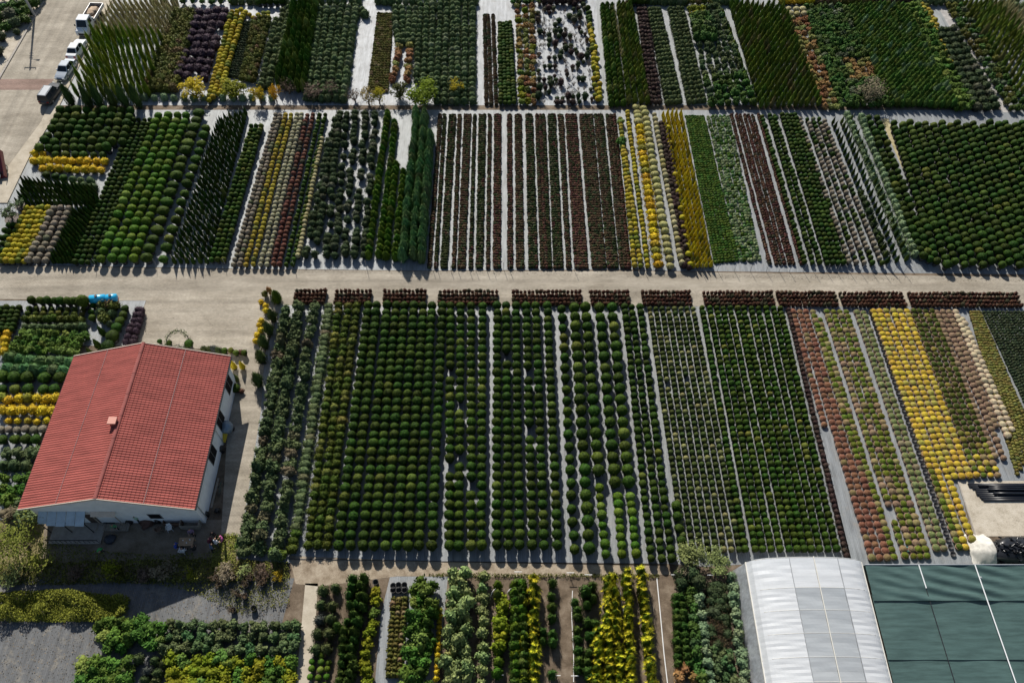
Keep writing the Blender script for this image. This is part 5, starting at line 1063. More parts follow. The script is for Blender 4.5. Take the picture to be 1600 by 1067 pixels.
for yy in (HY0 - 0.06, HY1 + 0.0):
    for s in (-1, 1):
        m = MB(); xe = HX1 if s > 0 else HX0
        m.loft([[(HXM, y, HR - 0.16), (xe, y, HE - 0.16), (xe, y, HE + 0.1), (HXM, y, HR + 0.1)] for y in (yy, yy + 0.06)])
        hpart(m, 'barge_board', M_TRIM)
M_RIDGE = plain('ridge_cap', (0.24, 0.06, 0.05), 0.8, noise=0.2, scale=1.5)
for i in range(14):
    y0 = HY0 + (HY1 - HY0) * i / 14.0; y1 = HY0 + (HY1 - HY0) * (i + 1) / 14.0 + 0.06; m = MB(); dz = 0.02 if i % 2 else 0.0
    m.loft([[(HXM + 0.2 * math.cos(a), y, HR - 0.0 + dz + 0.13 * math.sin(a)) for a in lin(-0.1, math.pi + 0.1, 7)] for y in (y0, y1)])
    hpart(m, 'ridge_tile', M_RIDGE)
M_SEAM = plain('worn_seam', (0.2, 0.1, 0.095), 0.7, noise=0.4, scale=2)
for s, u in ((-1, 0.5), (1, 0.48)):
    m = MB(); x = HXM + s * (HX1 - HXM) * u; z = HR - (HR - HE) * u
    m.loft([[(x - 0.035, y, z + 0.08 - s * -0.01), (x + 0.035, y, z + 0.08 + s * -0.01), (x + 0.035, y, z + 0.04), (x - 0.035, y, z + 0.04)] for y in (HY0 + 0.05, HY1 - 0.05)])
    hpart(m, 'sheet_seam', M_SEAM)
m = MB(); c = at(178, 660, 7.0); m.box(c.x - 0.32, c.y - 0.3, 6.3, c.x + 0.32, c.y + 0.3, 7.35); ch = hpart(m, 'chimney', plain('chimney_red', (0.42, 0.1, 0.075), 0.6))
m = MB(); m.box(c.x - 0.4, c.y - 0.38, 7.35, c.x + 0.4, c.y + 0.38, 7.47); o = m.build('chimney_cap', plain('cap_pink', (0.55, 0.26, 0.2), 0.6), ch)
for xx in (HX0 - 0.03, HX1 + 0.03):
    m = MB(); m.tube([(xx, HY0, HE - 0.1), (xx, HY1, HE - 0.1)], 0.08, 8); hpart(m, 'gutter', M_STEEL)
for i, yc in enumerate((35.7, 39.6, 43.9)):                 # windows in the lane wall
    w = MB(); w.box(wx1 - 0.03, yc - 0.85, 1.3, wx1 + 0.03, yc + 0.85, 3.2); wo = hpart(w, 'window', M_FRAME)
    for dy in (-0.41, 0.41):
        g_ = MB(); g_.box(wx1 + 0.03, yc + dy - 0.37, 1.38, wx1 + 0.042, yc + dy + 0.37, 3.12); o = g_.build('pane', M_DARK, wo)
m = MB(); m.tube([(wx1 + 0.07, 38.0, 0), (wx1 + 0.07, 38.0, 3.6), (wx1 + 0.07, 38.9, 3.9)], 0.04, 6); hpart(m, 'drain_pipe', M_GALV)
m = MB(); m.tube([(wx1 + 0.06, wy0 + 0.5, 0), (wx1 + 0.06, wy0 + 0.5, 4.0)], 0.05, 6); hpart(m, 'drain_pipe', M_GALV)
dc = -40.9
m = MB(); m.box(dc - 0.5, wy0 - 0.03, 0.1, dc + 0.5, wy0 + 0.02, 2.2); do = hpart(m, 'door', plain('brown_door', (0.08, 0.055, 0.04), 0.5))
m = MB(); m.tube([(dc + 0.38, wy0 - 0.09, 1.1), (dc + 0.38, wy0 - 0.03, 1.1)], 0.03, 6); o = m.build('door_handle', M_GALV, do)
m = MB(); m.box(-35.2, wy0 - 0.03, 1.2, -33.9, wy0 + 0.02, 2.3); wo = hpart(m, 'window', M_FRAME)
m = MB(); m.box(-35.1, wy0 - 0.045, 1.28, -34.0, wy0 - 0.03, 2.22); o = m.build('pane', M_DARK, wo)

def thing(name, label, cat, loc, rz=0.0, group=None): return tag(empty(name, loc, rz), label, cat, group)
# porch under blue tin
a, b = at(64, 793, 2.7), at(131, 821, 2.5); px0, px1, py0, py1 = a.x, b.x, b.y, wy0 - 0.02
pr = thing('porch', 'open porch with blue tin roof against the gable wall', 'porch', ((px0 + px1) / 2, py0, 0))
IV = Matrix.Translation(-pr.location)
def sub(mb, name, mats, root):
    o = mb.build(name, mats, root); o.matrix_parent_inverse = Matrix.Translation(-root.location); return o
ns = 5
for i in range(ns):
    x0 = px0 + (px1 - px0) * i / ns; x1 = px0 + (px1 - px0) * (i + 1) / ns - 0.03; m = MB(); ex = 0.25 if i == 0 else 0
    m.loft([[(x0, y, z - 0.03), (x1, y, z - 0.03), (x1, y, z), (x0 + 0.05, y, z + 0.025)] for y, z in ((py0 - (0.0 if i % 2 else 0.06) + ex, 2.45 + 0.004 * i), (py1, 2.95 + 0.004 * i))]); sub(m, 'tin_sheet', M_TIN, pr)
for x in (px0 + 0.2, (px0 + px1) / 2, px1 - 0.15):
    m = MB(); m.tube([(x, py0 + 0.25, 0), (x, py0 + 0.25, 2.42)], 0.05, 6); sub(m, 'post', M_STEEL, pr)
m = MB(); m.tube([(px0, py0 + 0.25, 2.4), (px1, py0 + 0.25, 2.4)], 0.045, 6); sub(m, 'beam', M_STEEL, pr)
m = MB(); m.tube([(px1 - 0.1, py0 + 0.25, 2.4), (px1 - 0.1, py1 - 0.05, 2.85)], 0.045, 6); sub(m, 'beam', M_STEEL, pr)
m = MB(); m.box(px0 + 0.3, py0 - 0.9, 0, px1 + 0.8, py1, 0.14); sub(m, 'floor_slab', plain('porch_slab', (0.36, 0.33, 0.29), 0.9, noise=0.2, scale=2), pr)
for i in range(12):
    x = px0 + 0.35 + (px1 - px0 + 0.35) * i / 11.0; m = MB(); m.box(x - 0.015, py0 - 0.84, 0.14, x + 0.015, py0 - 0.81, 0.8); sub(m, 'baluster', M_STEEL, pr)
m = MB(); m.box(px0 + 0.3, py0 - 0.86, 0.8, px1 + 0.78, py0 - 0.79, 0.86); sub(m, 'rail', M_STEEL, pr)
# door canopy and its deck
a, b = at(144, 790, 2.9), at(179, 807, 2.7); cx0, cx1, cy0 = a.x, b.x, b.y
cp = thing('door_canopy', 'small cream canopy on props over the house door', 'canopy', ((cx0 + cx1) / 2, cy0, 0))
m = MB(); m.loft([[(cx0, y, z - 0.05), (cx1, y, z - 0.05), (cx1, y, z), (cx0, y, z)] for y, z in ((cy0, 2.65), (wy0 - 0.02, 2.95))]); sub(m, 'roof_board', M_TRIM, cp)
for x in (cx0 + 0.1, cx1 - 0.1):
    m = MB(); m.tube([(x, cy0 + 0.1, 0.15), (x, cy0 + 0.1, 2.6)], 0.05, 6); sub(m, 'post', M_DECK, cp)
a, b = at(149, 809), at(201, 830)
dk = thing('deck', 'weathered plank deck before the house door', 'deck', ((a.x + b.x) / 2, b.y, 0)); n = 16
for i in range(n):
    x0 = a.x + (b.x - a.x) * i / n; m = MB(); m.box(x0, b.y, 0.02, x0 + (b.x - a.x) / n - 0.03, min(a.y, wy0 - 0.05), 0.13 + 0.006 * (i % 3)); sub(m, 'plank', M_DECK, dk)
m = MB(); c = at(171, 811, 0.3); m.box(c.x - 0.55, c.y - 0.4, 0.15, c.x + 0.55, c.y + 0.4, 0.17); tag(m.build('door_mat', M_STEEL), 'black mat lying on the plank deck', 'mat')

# yard furniture and people
M_WHITEP = plain('white_plastic', (0.75, 0.75, 0.74), 0.4)
M_PLY = plain('plywood', (0.42, 0.27, 0.16), 0.7, noise=0.2, scale=3)
def chair(x, y, rz, mat, label):
    p = at(x, y, 0.4); r = thing('garden_chair', label, 'chair', (p.x, p.y, 0.012), rz, 'chairs in the yard')
    m = MB(); m.box(-.23, -.22, .42, .23, .22, .46); m.build('seat', mat, r)
    m = MB(); m.loft([[(-.22, .2, .46), (.22, .2, .46), (.22, .24, .46), (-.22, .24, .46)], [(-.2, .3, .85), (.2, .3, .85), (.2, .33, .85), (-.2, .33, .85)]]); m.build('backrest', mat, r)
    for sx in (-1, 1):
        for sy in (-1, 1):
            m = MB(); m.tube([(sx * .24, sy * .23, 0), (sx * .2, sy * .18, .42)], .025, 5); m.build('leg', mat, r)
        m = MB(); m.box(sx * .25 - .03, -.2, .62, sx * .25 + .03, .24, .66); m.build('armrest', mat, r)
chair(265, 825, 0.3, M_WHITEP, 'white plastic chair facing the gable wall')
chair(248, 827, 2.2, plain('brown_plastic', (0.16, 0.1, 0.07), 0.5), 'brown chair beside the white plastic chair')
chair(285, 860, 3.0, M_WHITEP, 'white plastic chair at the wooden table')
p = at(291, 846, 0.7); tb = thing('wooden_table', 'pale wooden table among the seated people', 'table', (p.x, p.y, 0.012), 0.03)
for i in range(6):
    m = MB(); m.box(-.7, -.42 + .14 * i, .7, .7, -.29 + .14 * i, .74); m.build('plank', M_PLY, tb)
for sx in (-1, 1):
    for sy in (-1, 1):
        m = MB(); m.box(sx * .6 - .04, sy * .34 - .04, 0, sx * .6 + .04, sy * .34 + .04, .7); m.build('leg', M_PLY, tb)
for i, (dx, dy) in enumerate(((-.3, .1), (.1, -.15), (.35, .15))):
    m = MB(); m.tube([(0, 0, 0), (0, 0, .1)], [.05, .06], 8); o = m.build('drinking_glass', M_WHITEP); o.location = (p.x + dx, p.y + dy, .755); tag(o, 'small white cup, %s from left on the wooden table' % ordn(i + 1), 'cup', 'cups on the table')
def crate(x0, y0, x1, y1, h, label, mat):
    a, b = at(x0, y0, h), at(x1, y1, h); w, d = abs(b.x - a.x), abs(a.y - b.y); r = thing('wooden_crate', label, 'crate', ((a.x + b.x) / 2, min(a.y, b.y) + d / 2, 0.012))
    for k in range(4):
        z = h * k / 4.0 + .02
        for q in ((-w / 2, -d / 2, w / 2, -d / 2 + .04), (-w / 2, d / 2 - .04, w / 2, d / 2), (-w / 2, -d / 2 + .045, -w / 2 + .04, d / 2 - .045), (w / 2 - .04, -d / 2 + .045, w / 2, d / 2 - .045)):
            m = MB(); m.box(q[0], q[1], z, q[2], q[3], z + h / 4.0 - .05); m.build('slat', mat, r)
    m = MB(); m.box(-w / 2 + .05, -d / 2 + .05, .02, w / 2 - .05, d / 2 - .05, .05); m.build('base_board', mat, r)
crate(257, 803, 282, 818, 0.8, 'brown slatted crate against the gable wall', plain('crate_brown', (0.14, 0.08, 0.05), 0.8, noise=0.3, scale=3))
crate(284, 802, 309, 822, 0.9, 'open pale slatted crate at the house corner', M_DECK)
def heap(x, y, w, h, mat, name, label, cat, seed):
    p = at(x, y, h * .5); g = np.random.default_rng(seed); G = Geo(); core(G, g, P_DOME, 0.5, 11, 6, 1.0, (0, 1)); d = G.done(); d['v'] *= [w, w * .8, h]
    o = bpy.data.objects.new(name, geo_mesh(name, d, [mat])); COL.objects.link(o); o.location = (p.x, p.y, 0.012); tag(o, label, cat)
M_BLK = plain('black_plastic', (0.015, 0.015, 0.017), 0.35)
heap(229, 815, 1.2, .8, plain('rust_sack', (0.1, 0.05, 0.035), .8), 'sack_heap', 'dark red sacks heaped at the gable wall', 'sacks', 1)
heap(203, 812, .8, .8, M_BLK, 'bin_bag', 'black bin bag left of the dark red sacks', 'bag', 2)
heap(246, 813, .7, .9, M_BLK, 'bin_bag', 'black bin bag right of the dark red sacks', 'bag', 3)
heap(339, 797, .6, .45, M_BLK, 'bin_bag', 'black bin bag lying in the lane', 'bag', 4)
heap(321, 803, .7, .8, M_BLK, 'bin_bag', 'black bin bag at the house corner', 'bag', 5)
heap(171, 842, 1.1, .6, plain('dark_tarp', (0.03, 0.035, 0.05), .5), 'tarpaulin', 'dark crumpled tarpaulin on the yard', 'tarpaulin', 6)
heap(349, 641, .9, .6, plain('white_sack', (0.55, .55, .56), .7), 'white_sack', 'white sack by the lane wall, farther one', 'sack', 7)
heap(348, 651, .9, .6, plain('white_sack', (0.55, .55, .56), .7), 'white_sack', 'white sack by the lane wall, nearer one', 'sack', 8)
heap(345, 702, .8, .9, M_BLK, 'bin_bag', 'black bin bag under the lane wall windows', 'bag', 9)
# cement mixer and things in the lane
p = at(354, 672, .6); mx_ = thing('cement_mixer', 'cement mixer with grey-blue drum and yellow chute in the lane', 'cement mixer', (p.x, p.y, .012))
m = MB(); m.tube([(0, .7, .5), (0, .45, .75), (0, -.1, .95), (0, -.4, 1.0), (0, -.52, 1.02)], [.25, .68, .72, .4, .36], 12); m.build('drum', plain('drum_blue', (.2, .26, .32), .5, .3, noise=.2), mx_, True)
m = MB(); m.loft([[(-.28, -.55, .75), (.28, -.55, .75), (.28, -.55, .85), (-.28, -.55, .85)], [(-.1, -1.35, .4), (.1, -1.35, .4), (.1, -1.35, .46), (-.1, -1.35, .46)]]); m.build('chute', plain('machine_yellow', (.6, .42, .02), .45), mx_)
for sx in (-1, 1):
    m = MB(); m.tube([(sx * .55, .3, .22), (sx * .62, .3, .22)], .22, 12); m.build('wheel', M_BLK, mx_)
    m = MB(); m.tube([(sx * .5, .3, .22), (sx * .4, -.1, .8)], .04, 6); m.build('frame', M_STEEL, mx_)
for i, (x, y, l, lb) in enumerate(((336, 770, 3.2, 'long grey plank by the lane wall'), (333, 752, 1.6, 'short grey plank by the lane wall'))):
    p = at(x, y); m = MB(); m.box(-.1, -l / 2, 0, .1, l / 2, .06); o = m.build('plank', M_DECK); o.name = 'loose_plank'; o.location = (p.x, p.y, .02 + .0 * i); o.rotation_euler = (0, 0, -.02); tag(o, lb, 'plank')
# bicycle leaning by the lane wall
p = at(345, 762, .4); bk = thing('bicycle', 'dark bicycle standing in the lane by the house', 'bicycle', (p.x, p.y, .012), 1.5)
for sx in (-.52, .52):
    m = MB(); ring = [(sx + .33 * math.cos(t), 0, .34 + .33 * math.sin(t)) for t in lin(0, 2 * math.pi, 15)]; m.tube(ring, .025, 5, cap=False); m.build('wheel', M_BLK, bk)
m = MB()
for q in (((-.52, 0, .34), (-.15, 0, .85)), ((-.15, 0, .85), (.4, 0, .8)), ((0, 0, .32), (-.15, 0, .85)), ((0, 0, .32), (.4, 0, .8)), ((-.52, 0, .34), (0, 0, .32)), ((.52, 0, .34), (.38, 0, .95))): m.tube(q, .022, 5)
m.build('frame', plain('bike_teal', (.02, .08, .07), .4), bk)
m = MB(); m.box(-.28, -.07, .9, -.04, .07, .95); m.build('saddle', M_BLK, bk)
m = MB(); m.tube([(.36, -.28, 1.0), (.38, 0, .97), (.36, .28, 1.0)], .018, 5); m.build('handlebar', M_STEEL, bk)

# people: one skinned surface each
SKIN = plain('skin', (0.38, 0.22, 0.15), .6); HAIR = plain('dark_hair', (0.02, 0.015, 0.012), .6)
def person(x, y, rz, shirt, trousers, label, sit=False, bend=0.0):
    P = {}; E = []
    def v(n, co, r, par=None):
        P[n] = (co, r)
        if par: E.append((par, n))
    zp = .48 if sit else .93; b = bend
    def tr(x_, y_, z_):   # trunk leans forward (towards -y) about the hip
        return (x_, y_ * math.cos(b) - z_ * math.sin(b), zp + y_ * math.sin(b) + z_ * math.cos(b))
    v('pel', (0, 0, zp), .15); v('waist', tr(0, 0, .2), .135, 'pel'); v('chest', tr(0, 0, .42), .165, 'waist'); v('neck', tr(0, -.01, .56), .06, 'chest'); v('head0', tr(0, -.03, .66), .085, 'neck'); v('head1', tr(0, -.02, .78), .095, 'head0'); v('nose', tr(0, -.125, .69), .02, 'head0')
    for s, n in ((-1, 'l'), (1, 'r')):
        v(n + 'sh', tr(s * .19, 0, .5), .068, 'chest'); v(n + 'el', tr(s * .26, -.05, .24), .05, n + 'sh'); v(n + 'wr', tr(s * .24, -.22, .12), .033, n + 'el'); v(n + 'pm', tr(s * .23, -.29, .1), .034, n + 'wr')
        for k in range(4): v(n + 'f%d' % k, tr(s * (.2 + .022 * k), -.345, .085 - .004 * k), .010, n + 'pm'); v(n + 'g%d' % k, tr(s * (.2 + .022 * k), -.375, .06), .009, n + 'f%d' % k)
        v(n + 'th', tr(s * .185, -.31, .12), .011, n + 'pm')
        if sit: kn, an = (s * .12, -.42, .47), (s * .12, -.4, .1)
        else: kn, an = (s * .1, -.04 if s > 0 else .05, .5), (s * .1, -.02 if s > 0 else .12, .09)
        v(n + 'hp', (s * .1, -.02, zp - .06), .105, 'pel'); v(n + 'kn', kn, .07, n + 'hp'); v(n + 'an', an, .05, n + 'kn'); v(n + 'to', (an[0], an[1] - .16, .04), .04, n + 'an')
    names = list(P); idx = {n: i for i, n in enumerate(names)}
    me = bpy.data.meshes.new('person'); me.from_pydata([P[n][0] for n in names], [(idx[a], idx[c_]) for a, c_ in E], [])
    o = bpy.data.objects.new('person', me); COL.objects.link(o)
    md = o.modifiers.new('skin', 'SKIN')
    for i, n in enumerate(names):
        sv = me.skin_vertices[0].data[i]; sv.radius = (P[n][1], P[n][1]); sv.use_root = (n == 'pel')
    o.modifiers.new('sub', 'SUBSURF').levels = 1
    dg = bpy.context.evaluated_depsgraph_get(); ev = o.evaluated_get(dg); nm = bpy.data.meshes.new_from_object(ev)
    o.modifiers.clear(); o.data = nm; bpy.data.meshes.remove(me); nm.materials.clear()
    for mt in (SKIN, plain(*shirt), plain(*trousers), HAIR): nm.materials.append(mt)
    hd = Vector(tr(0, -.02, .72)); ch = Vector(tr(0, 0, .56)); axis = (hd - Vector((0, 0, zp))).normalized()
    for f in nm.polygons:
        c_ = f.center; t = (c_ - Vector((0, 0, zp))).dot(axis)
        hand = min((c_ - Vector(P[n + 'pm'][0])).length for n in 'lr') < .13
        if t > .57: mi = 3 if (t > .76 or c_.y > tr(0, .02, .7)[1]) else 0
        elif hand: mi = 0
        elif t > .06 and not (sit and c_.y < -.2 and t < .1): mi = 1
        else: mi = 2
        f.material_index = mi; f.use_smooth = True
    p = at(x, y, .8 if not sit else .6); o.location = (p.x, p.y, .012); o.rotation_euler = (0, 0, rz); tag(o, label, 'person')
    return o
DKB = ('navy_cloth', (.02, .025, .045), .8); BLKC = ('black_cloth', (.015, .015, .016), .8); GRNC = ('green_cloth', (.05, .4, .1), .7); WHC = ('white_cloth', (.65, .65, .66), .8); BLC = ('blue_cloth', (.04, .09, .4), .7); PNK = ('pink_cloth', (.5, .08, .3), .7); MAG = ('maroon_cloth', (.12, .015, .04), .8); LIL = ('lilac_cloth', (.2, .13, .22), .8); GRC = ('pale_green_cloth', (.35, .5, .36), .8)
person(156, 857, .6, GRNC, DKB, 'person in bright green top and dark trousers bending in the yard', bend=.9)
person(180, 823, .2, ('leaf_green_cloth', (.08, .26, .12), .8), BLKC, 'person in dull green top standing before the plank deck', bend=.2)
person(214, 812, 2.8, GRC, BLKC, 'person in pale green top standing by the gable wall')
person(275, 853, 1.6, BLC, DKB, 'person in blue seated left of the wooden table', sit=True)
person(286, 861, 3.1, WHC, DKB, 'person in white seated on the near side of the table', sit=True)
person(303, 858, 3.6, BLKC, BLKC, 'person in black seated at the near corner of the table', sit=True)
person(300, 832, .3, LIL, BLKC, 'person in lilac standing between table and pale crate')
person(335, 836, .0, BLKC, DKB, 'person in black farthest back of the standing group')
person(329, 846, 1.2, MAG, BLKC, 'person in maroon standing left in the group')
person(348, 843, -1.0, PNK, BLKC, 'person in pink standing right in the group')
person(338, 850, 2.9, WHC, DKB, 'person in white at the front of the standing group', bend=.3)
person(330, 857, 2.2, ('steel_blue_cloth', (.08, .12, .2), .8), BLKC, 'person in steel blue at the near left of the group', bend=.3)

# ------------------------------------------------------------------ greenhouse and shade house
def film(name, col, tr, clear, noise=0.25):
    m, nt, n, l, p = newmat(name)
    g = n.new('ShaderNodeNewGeometry'); mp = n.new('ShaderNodeMapping'); mp.inputs['Scale'].default_value = (0.3, 2.4, 1.0); l.new(g.outputs['Position'], mp.inputs['Vector'])
    t = n.new('ShaderNodeTexNoise'); t.inputs['Scale'].default_value = 1.3; t.inputs['Detail'].default_value = 9; t.inputs['Roughness'].default_value = .7; l.new(mp.outputs[0], t.inputs['Vector'])
    r = n.new('ShaderNodeMapRange'); r.inputs[1].default_value = .35; r.inputs[2].default_value = .65; l.new(t.outputs['Fac'], r.inputs[0])
    mx = n.new('ShaderNodeMix'); mx.data_type = 'RGBA'; l.new(r.outputs[0], mx.inputs[0]); mx.inputs[6].default_value = rgba([c * (1 - noise) for c in col]); mx.inputs[7].default_value = rgba([min(.95, c * (1 + noise)) for c in col])
    l.new(mx.outputs[2], p.inputs['Base Color']); p.inputs['Roughness'].default_value = .35
    tl = n.new('ShaderNodeBsdfTranslucent'); l.new(mx.outputs[2], tl.inputs['Color']); a = n.new('ShaderNodeMixShader'); a.inputs[0].default_value = tr
    l.new(p.outputs[0], a.inputs[1]); l.new(tl.outputs[0], a.inputs[2]); tp = n.new('ShaderNodeBsdfTransparent'); b = n.new('ShaderNodeMixShader'); b.inputs[0].default_value = clear
    l.new(a.outputs[0], b.inputs[1]); l.new(tp.outputs[0], b.inputs[2]); l.new(b.outputs[0], n['Material Output'].inputs['Surface'])
    bp = n.new('ShaderNodeBump'); bp.inputs['Strength'].default_value = .1; bp.inputs['Distance'].default_value = .08; l.new(t.outputs['Fac'], bp.inputs['Height']); l.new(bp.outputs[0], p.inputs['Normal'])
    MATS[name] = m
    return m
M_FILM = film('white_film', (0.82, 0.85, 0.88), .35, .08, .08); M_VENT = film('grey_film', (0.66, 0.71, 0.75), .35, .26, .08); M_SIDE = film('side_film', (0.58, 0.61, 0.64), .4, .1)
GX0, GX1, GYF, GYN, GZ, GA = 21.5, 32.1, 24.3, 4.0, 3.0, 4.55
gh = thing('greenhouse', 'white plastic-film greenhouse with arched roof and grey top strips', 'greenhouse', ((GX0 + GX1) / 2, GYF, 0))
def gz(x): 
    u = (x - (GX0 + GX1) / 2) / ((GX1 - GX0) / 2); return GZ + (GA - GZ) * math.sqrt(max(0, 1 - abs(u) ** 2.3))
bays = [GYF, 21.6] + [21.6 - 1.95 * (i + 1) for i in range(9)]
def filmsheet(x0, x1, y0, y1, name, mat, sag=0.05, nx=10, ny=8, seed=0):
    g = np.random.default_rng(seed); ph = g.random(6) * 6; m = MB(); V = []
    for j in range(ny + 1):
        for i in range(nx + 1):
            x = x0 + (x1 - x0) * i / nx; f = j / ny; y = y0 + (y1 - y0) * f
            s_ = -sag * math.sin(math.pi * f) + .02 * math.sin(7 * f * 3 + ph[0] + x * 1.1) * math.sin(math.pi * f)
            V.append((x, y, gz(x) + .05 + s_))
    m.v = V; m.f = [(j * (nx + 1) + i, j * (nx + 1) + i + 1, (j + 1) * (nx + 1) + i + 1, (j + 1) * (nx + 1) + i) for j in range(ny) for i in range(nx)]; m.m = [0] * len(m.f)
    return sub(m, name, mat, gh)
for bi in range(len(bays) - 1):
    y0, y1 = bays[bi], bays[bi + 1]
    filmsheet(GX0, 25.0, y0, y1, 'roof_film', M_FILM, .025, seed=bi); filmsheet(29.45, GX1, y0, y1, 'roof_film', M_FILM, .025, seed=bi + 20)
    vm = M_FILM if bi == 0 else M_VENT
    filmsheet(25.05, 27.18, y0, y1, 'vent_film', vm, .03, 5, 5, bi + 40); filmsheet(27.28, 29.4, y0, y1, 'vent_film', vm, .03, 5, 5, bi + 60)
M_RAIL = plain('pale_rail', (.62, .6, .54), .5)
for yb in bays:
    m = MB(); m.tube([(x, yb, gz(x) + .05) for x in lin(GX0, GX1, 17)], .022, 6); sub(m, 'roof_hoop', M_RAIL, gh)
    for x in (GX0, GX1):
        m = MB(); m.tube([(x, yb, 0), (x, yb, GZ)], .05, 6); sub(m, 'post', M_GALV, gh)
for x, r_ in ((27.23, .045), (25.02, .03), (29.43, .03)):
    m = MB(); m.tube([(x, GYF + .1, gz(x) + .08), (x, GYN, gz(x) + .08)], r_, 6); sub(m, 'ridge_tube' if r_ > .04 else 'purlin', M_RAIL if r_ > .04 else M_GALV, gh)
for x in (GX0, GX1):
    m = MB(); m.box(x - .08, GYN, GZ - .06, x + .08, GYF + .1, GZ + .05); sub(m, 'gutter', M_RAIL, gh)
m = MB(); n_ = 40; V = []
for j in range(7):
    for i in range(n_ + 1):
        f = j / 6; y = GYF - (GYF - GYN) * i / n_; V.append((GX0 - .1 - .35 * f - .05 * math.sin(i * 1.3) * f, y + .3 * f * (1 if i == 0 else 0), GZ * (1 - f)))
m.v = V; m.f = [(j * (n_ + 1) + i, j * (n_ + 1) + i + 1, (j + 1) * (n_ + 1) + i + 1, (j + 1) * (n_ + 1) + i) for j in range(6) for i in range(n_)]; m.m = [0] * len(m.f); sub(m, 'side_curtain', M_SIDE, gh)
m = MB(); xs_ = lin(GX0, GX1, 18); m.loft([[(x, GYF + .06, 0.03) for x in xs_] + [(x, GYF + .06, gz(x)) for x in reversed(xs_)], [(x, GYF + .09, 0.03) for x in xs_] + [(x, GYF + .09, gz(x)) for x in reversed(xs_)]]); sub(m, 'end_film', M_SIDE, gh)
for x in (24.2, 30.2):
    m = MB(); m.tube([(27.2, GYF, 4.4), (x, bays[1], gz(x) - .1)], .03, 5); sub(m, 'brace', M_GALV, gh)
# shade net house
M_NET = film('teal_net', (0.068, 0.118, 0.11), .12, .06, .25)
sh = thing('shade_house', 'flat-topped shade house under dark teal netting', 'shade house', (40, 24.15, 0)); NZ = 3.0
def net(x0, x1, y0, y1, z, wr, seed, nx=60, ny=24):
    g = np.random.default_rng(seed); K = g.random((10, 4)); m = MB(); V = []
    for j in range(ny + 1):
        for i in range(nx + 1):
            x = x0 + (x1 - x0) * i / nx; y = y0 + (y1 - y0) * j / ny
            s_ = .05 * math.sin(x * 1.17 + seed) * math.sin(y * .5 + 1)
            if wr:
                for k in K:
                    cx, cy = 34 + k[0] * 14, y0 + (y1 - y0) * k[1]; d2 = ((x - cx) / 2.2) ** 2 + ((y - cy) / 1.0) ** 2
                    s_ += wr * math.exp(-d2) * math.sin((y - cy) * 5.5 + (x - cx) * 1.7)
            V.append((x, y, z + s_))
    m.v = V; m.f = [(j * (nx + 1) + i, j * (nx + 1) + i + 1, (j + 1) * (nx + 1) + i + 1, (j + 1) * (nx + 1) + i) for j in range(ny) for i in range(nx)]; m.m = [0] * len(m.f)
    return sub(m, 'net_sheet', M_NET, sh)
net(32.4, 50, 24.1, 20.9, NZ + .04, .07, 1, 90, 40); net(32.4, 50, 21.5, 15.9, NZ - .12, 0, 2); net(32.4, 50, 16.2, 4, NZ - .2, 0, 3)
m = MB(); m.tube([(32.4, 24.15, NZ + .08), (50, 24.15, NZ + .08)], .05, 6); sub(m, 'edge_wire', M_GALV, sh)
for x, ya, yb in ((37.3, 24.1, 22.0), (42.45, 24.1, 4.0), (42.6, 23.0, 22.9)):
    m = MB(); m.tube([(x, ya, NZ + .12), (x + (.35 if ya > 24 and yb < 10 else .1), yb, NZ + .06)], .05, 6); sub(m, 'beam', plain('white_beam', (.75, .76, .76), .4), sh)
m = MB(); m.tube([(37.4, 21.9, NZ + .0), (37.7, 4, NZ - .05)], .035, 6); sub(m, 'beam', M_STEEL, sh)
for x in (37.3, 42.45, 47.5):
    for y in (24.0, 19, 14, 9):
        m = MB(); m.tube([(x, y, 0), (x, y, NZ - .3)], .05, 6); sub(m, 'post', M_GALV, sh)
m = MB(); m.box(32.4, 24.11, .02, 50, 24.14, NZ); sub(m, 'net_wall', M_NET, sh)

# ------------------------------------------------------------------ black pipes and the covered heap on the sand
M_PIPE = plain('black_pipe', (.012, .014, .02), .3)
pid = 0
for row in range(9):
    for layer in range(2 if row in (1, 2, 3, 5) else 1):
        y = at(1560, 757 + row * 3.1).y; x0 = at(1513 + row * 2.2 + rnd.uniform(-2, 6) + layer * rnd.uniform(5, 26), 765).x; x1 = at(1660, 765).x + rnd.uniform(0, 1.5) - (layer * rnd.uniform(0, 4)); z = .12 + .2 * layer
        m = MB(); m.tube([(x0, y, z), ((x0 + x1) / 2, y + rnd.uniform(-.02, .02), z + rnd.uniform(-.01, .0)), (x1, y, z)], .105, 10); o = m.build('black_pipe', M_PIPE, None, True); pid += 1
        tag(o, 'long black pipe, %s from back%s, on the pale sand' % (ordn(row + 1), ' on the upper layer' if layer else ''), 'pipe', 'black pipes on the sand')
hc = at(1580, 862, .5)
g = np.random.default_rng(77); G = Geo(); core(G, g, P_DOME, .35, 16, 7, .92, (0, 1)); d = G.done(); d['v'] *= [8.4, 3.1, 1.5]
for k in range(420):
    a = g.random() * 6.28; rr = math.sqrt(g.random()) * .96; q = np.array([math.cos(a) * rr * 4.2, math.sin(a) * rr * 1.5, 1.45 * (1 - rr ** 2.2) + .1]); e = q + (g.random(3) - .5) * [1.1, .6, .3]
    B = Geo(); stem_geo(B, q, e, .085, .1, 0, 7); d = merge(d, B.done()) if k % 60 == 0 else d; G2 = B.done()
    if k == 0: acc = G2
    else: acc = dict(v=np.concatenate([acc['v'], G2['v']]), t=np.concatenate([acc['t'], G2['t'] + len(acc['v'])]), m=np.concatenate([acc['m'], G2['m']]), c=np.concatenate([acc['c'], G2['c']]))
d = merge(d, acc)
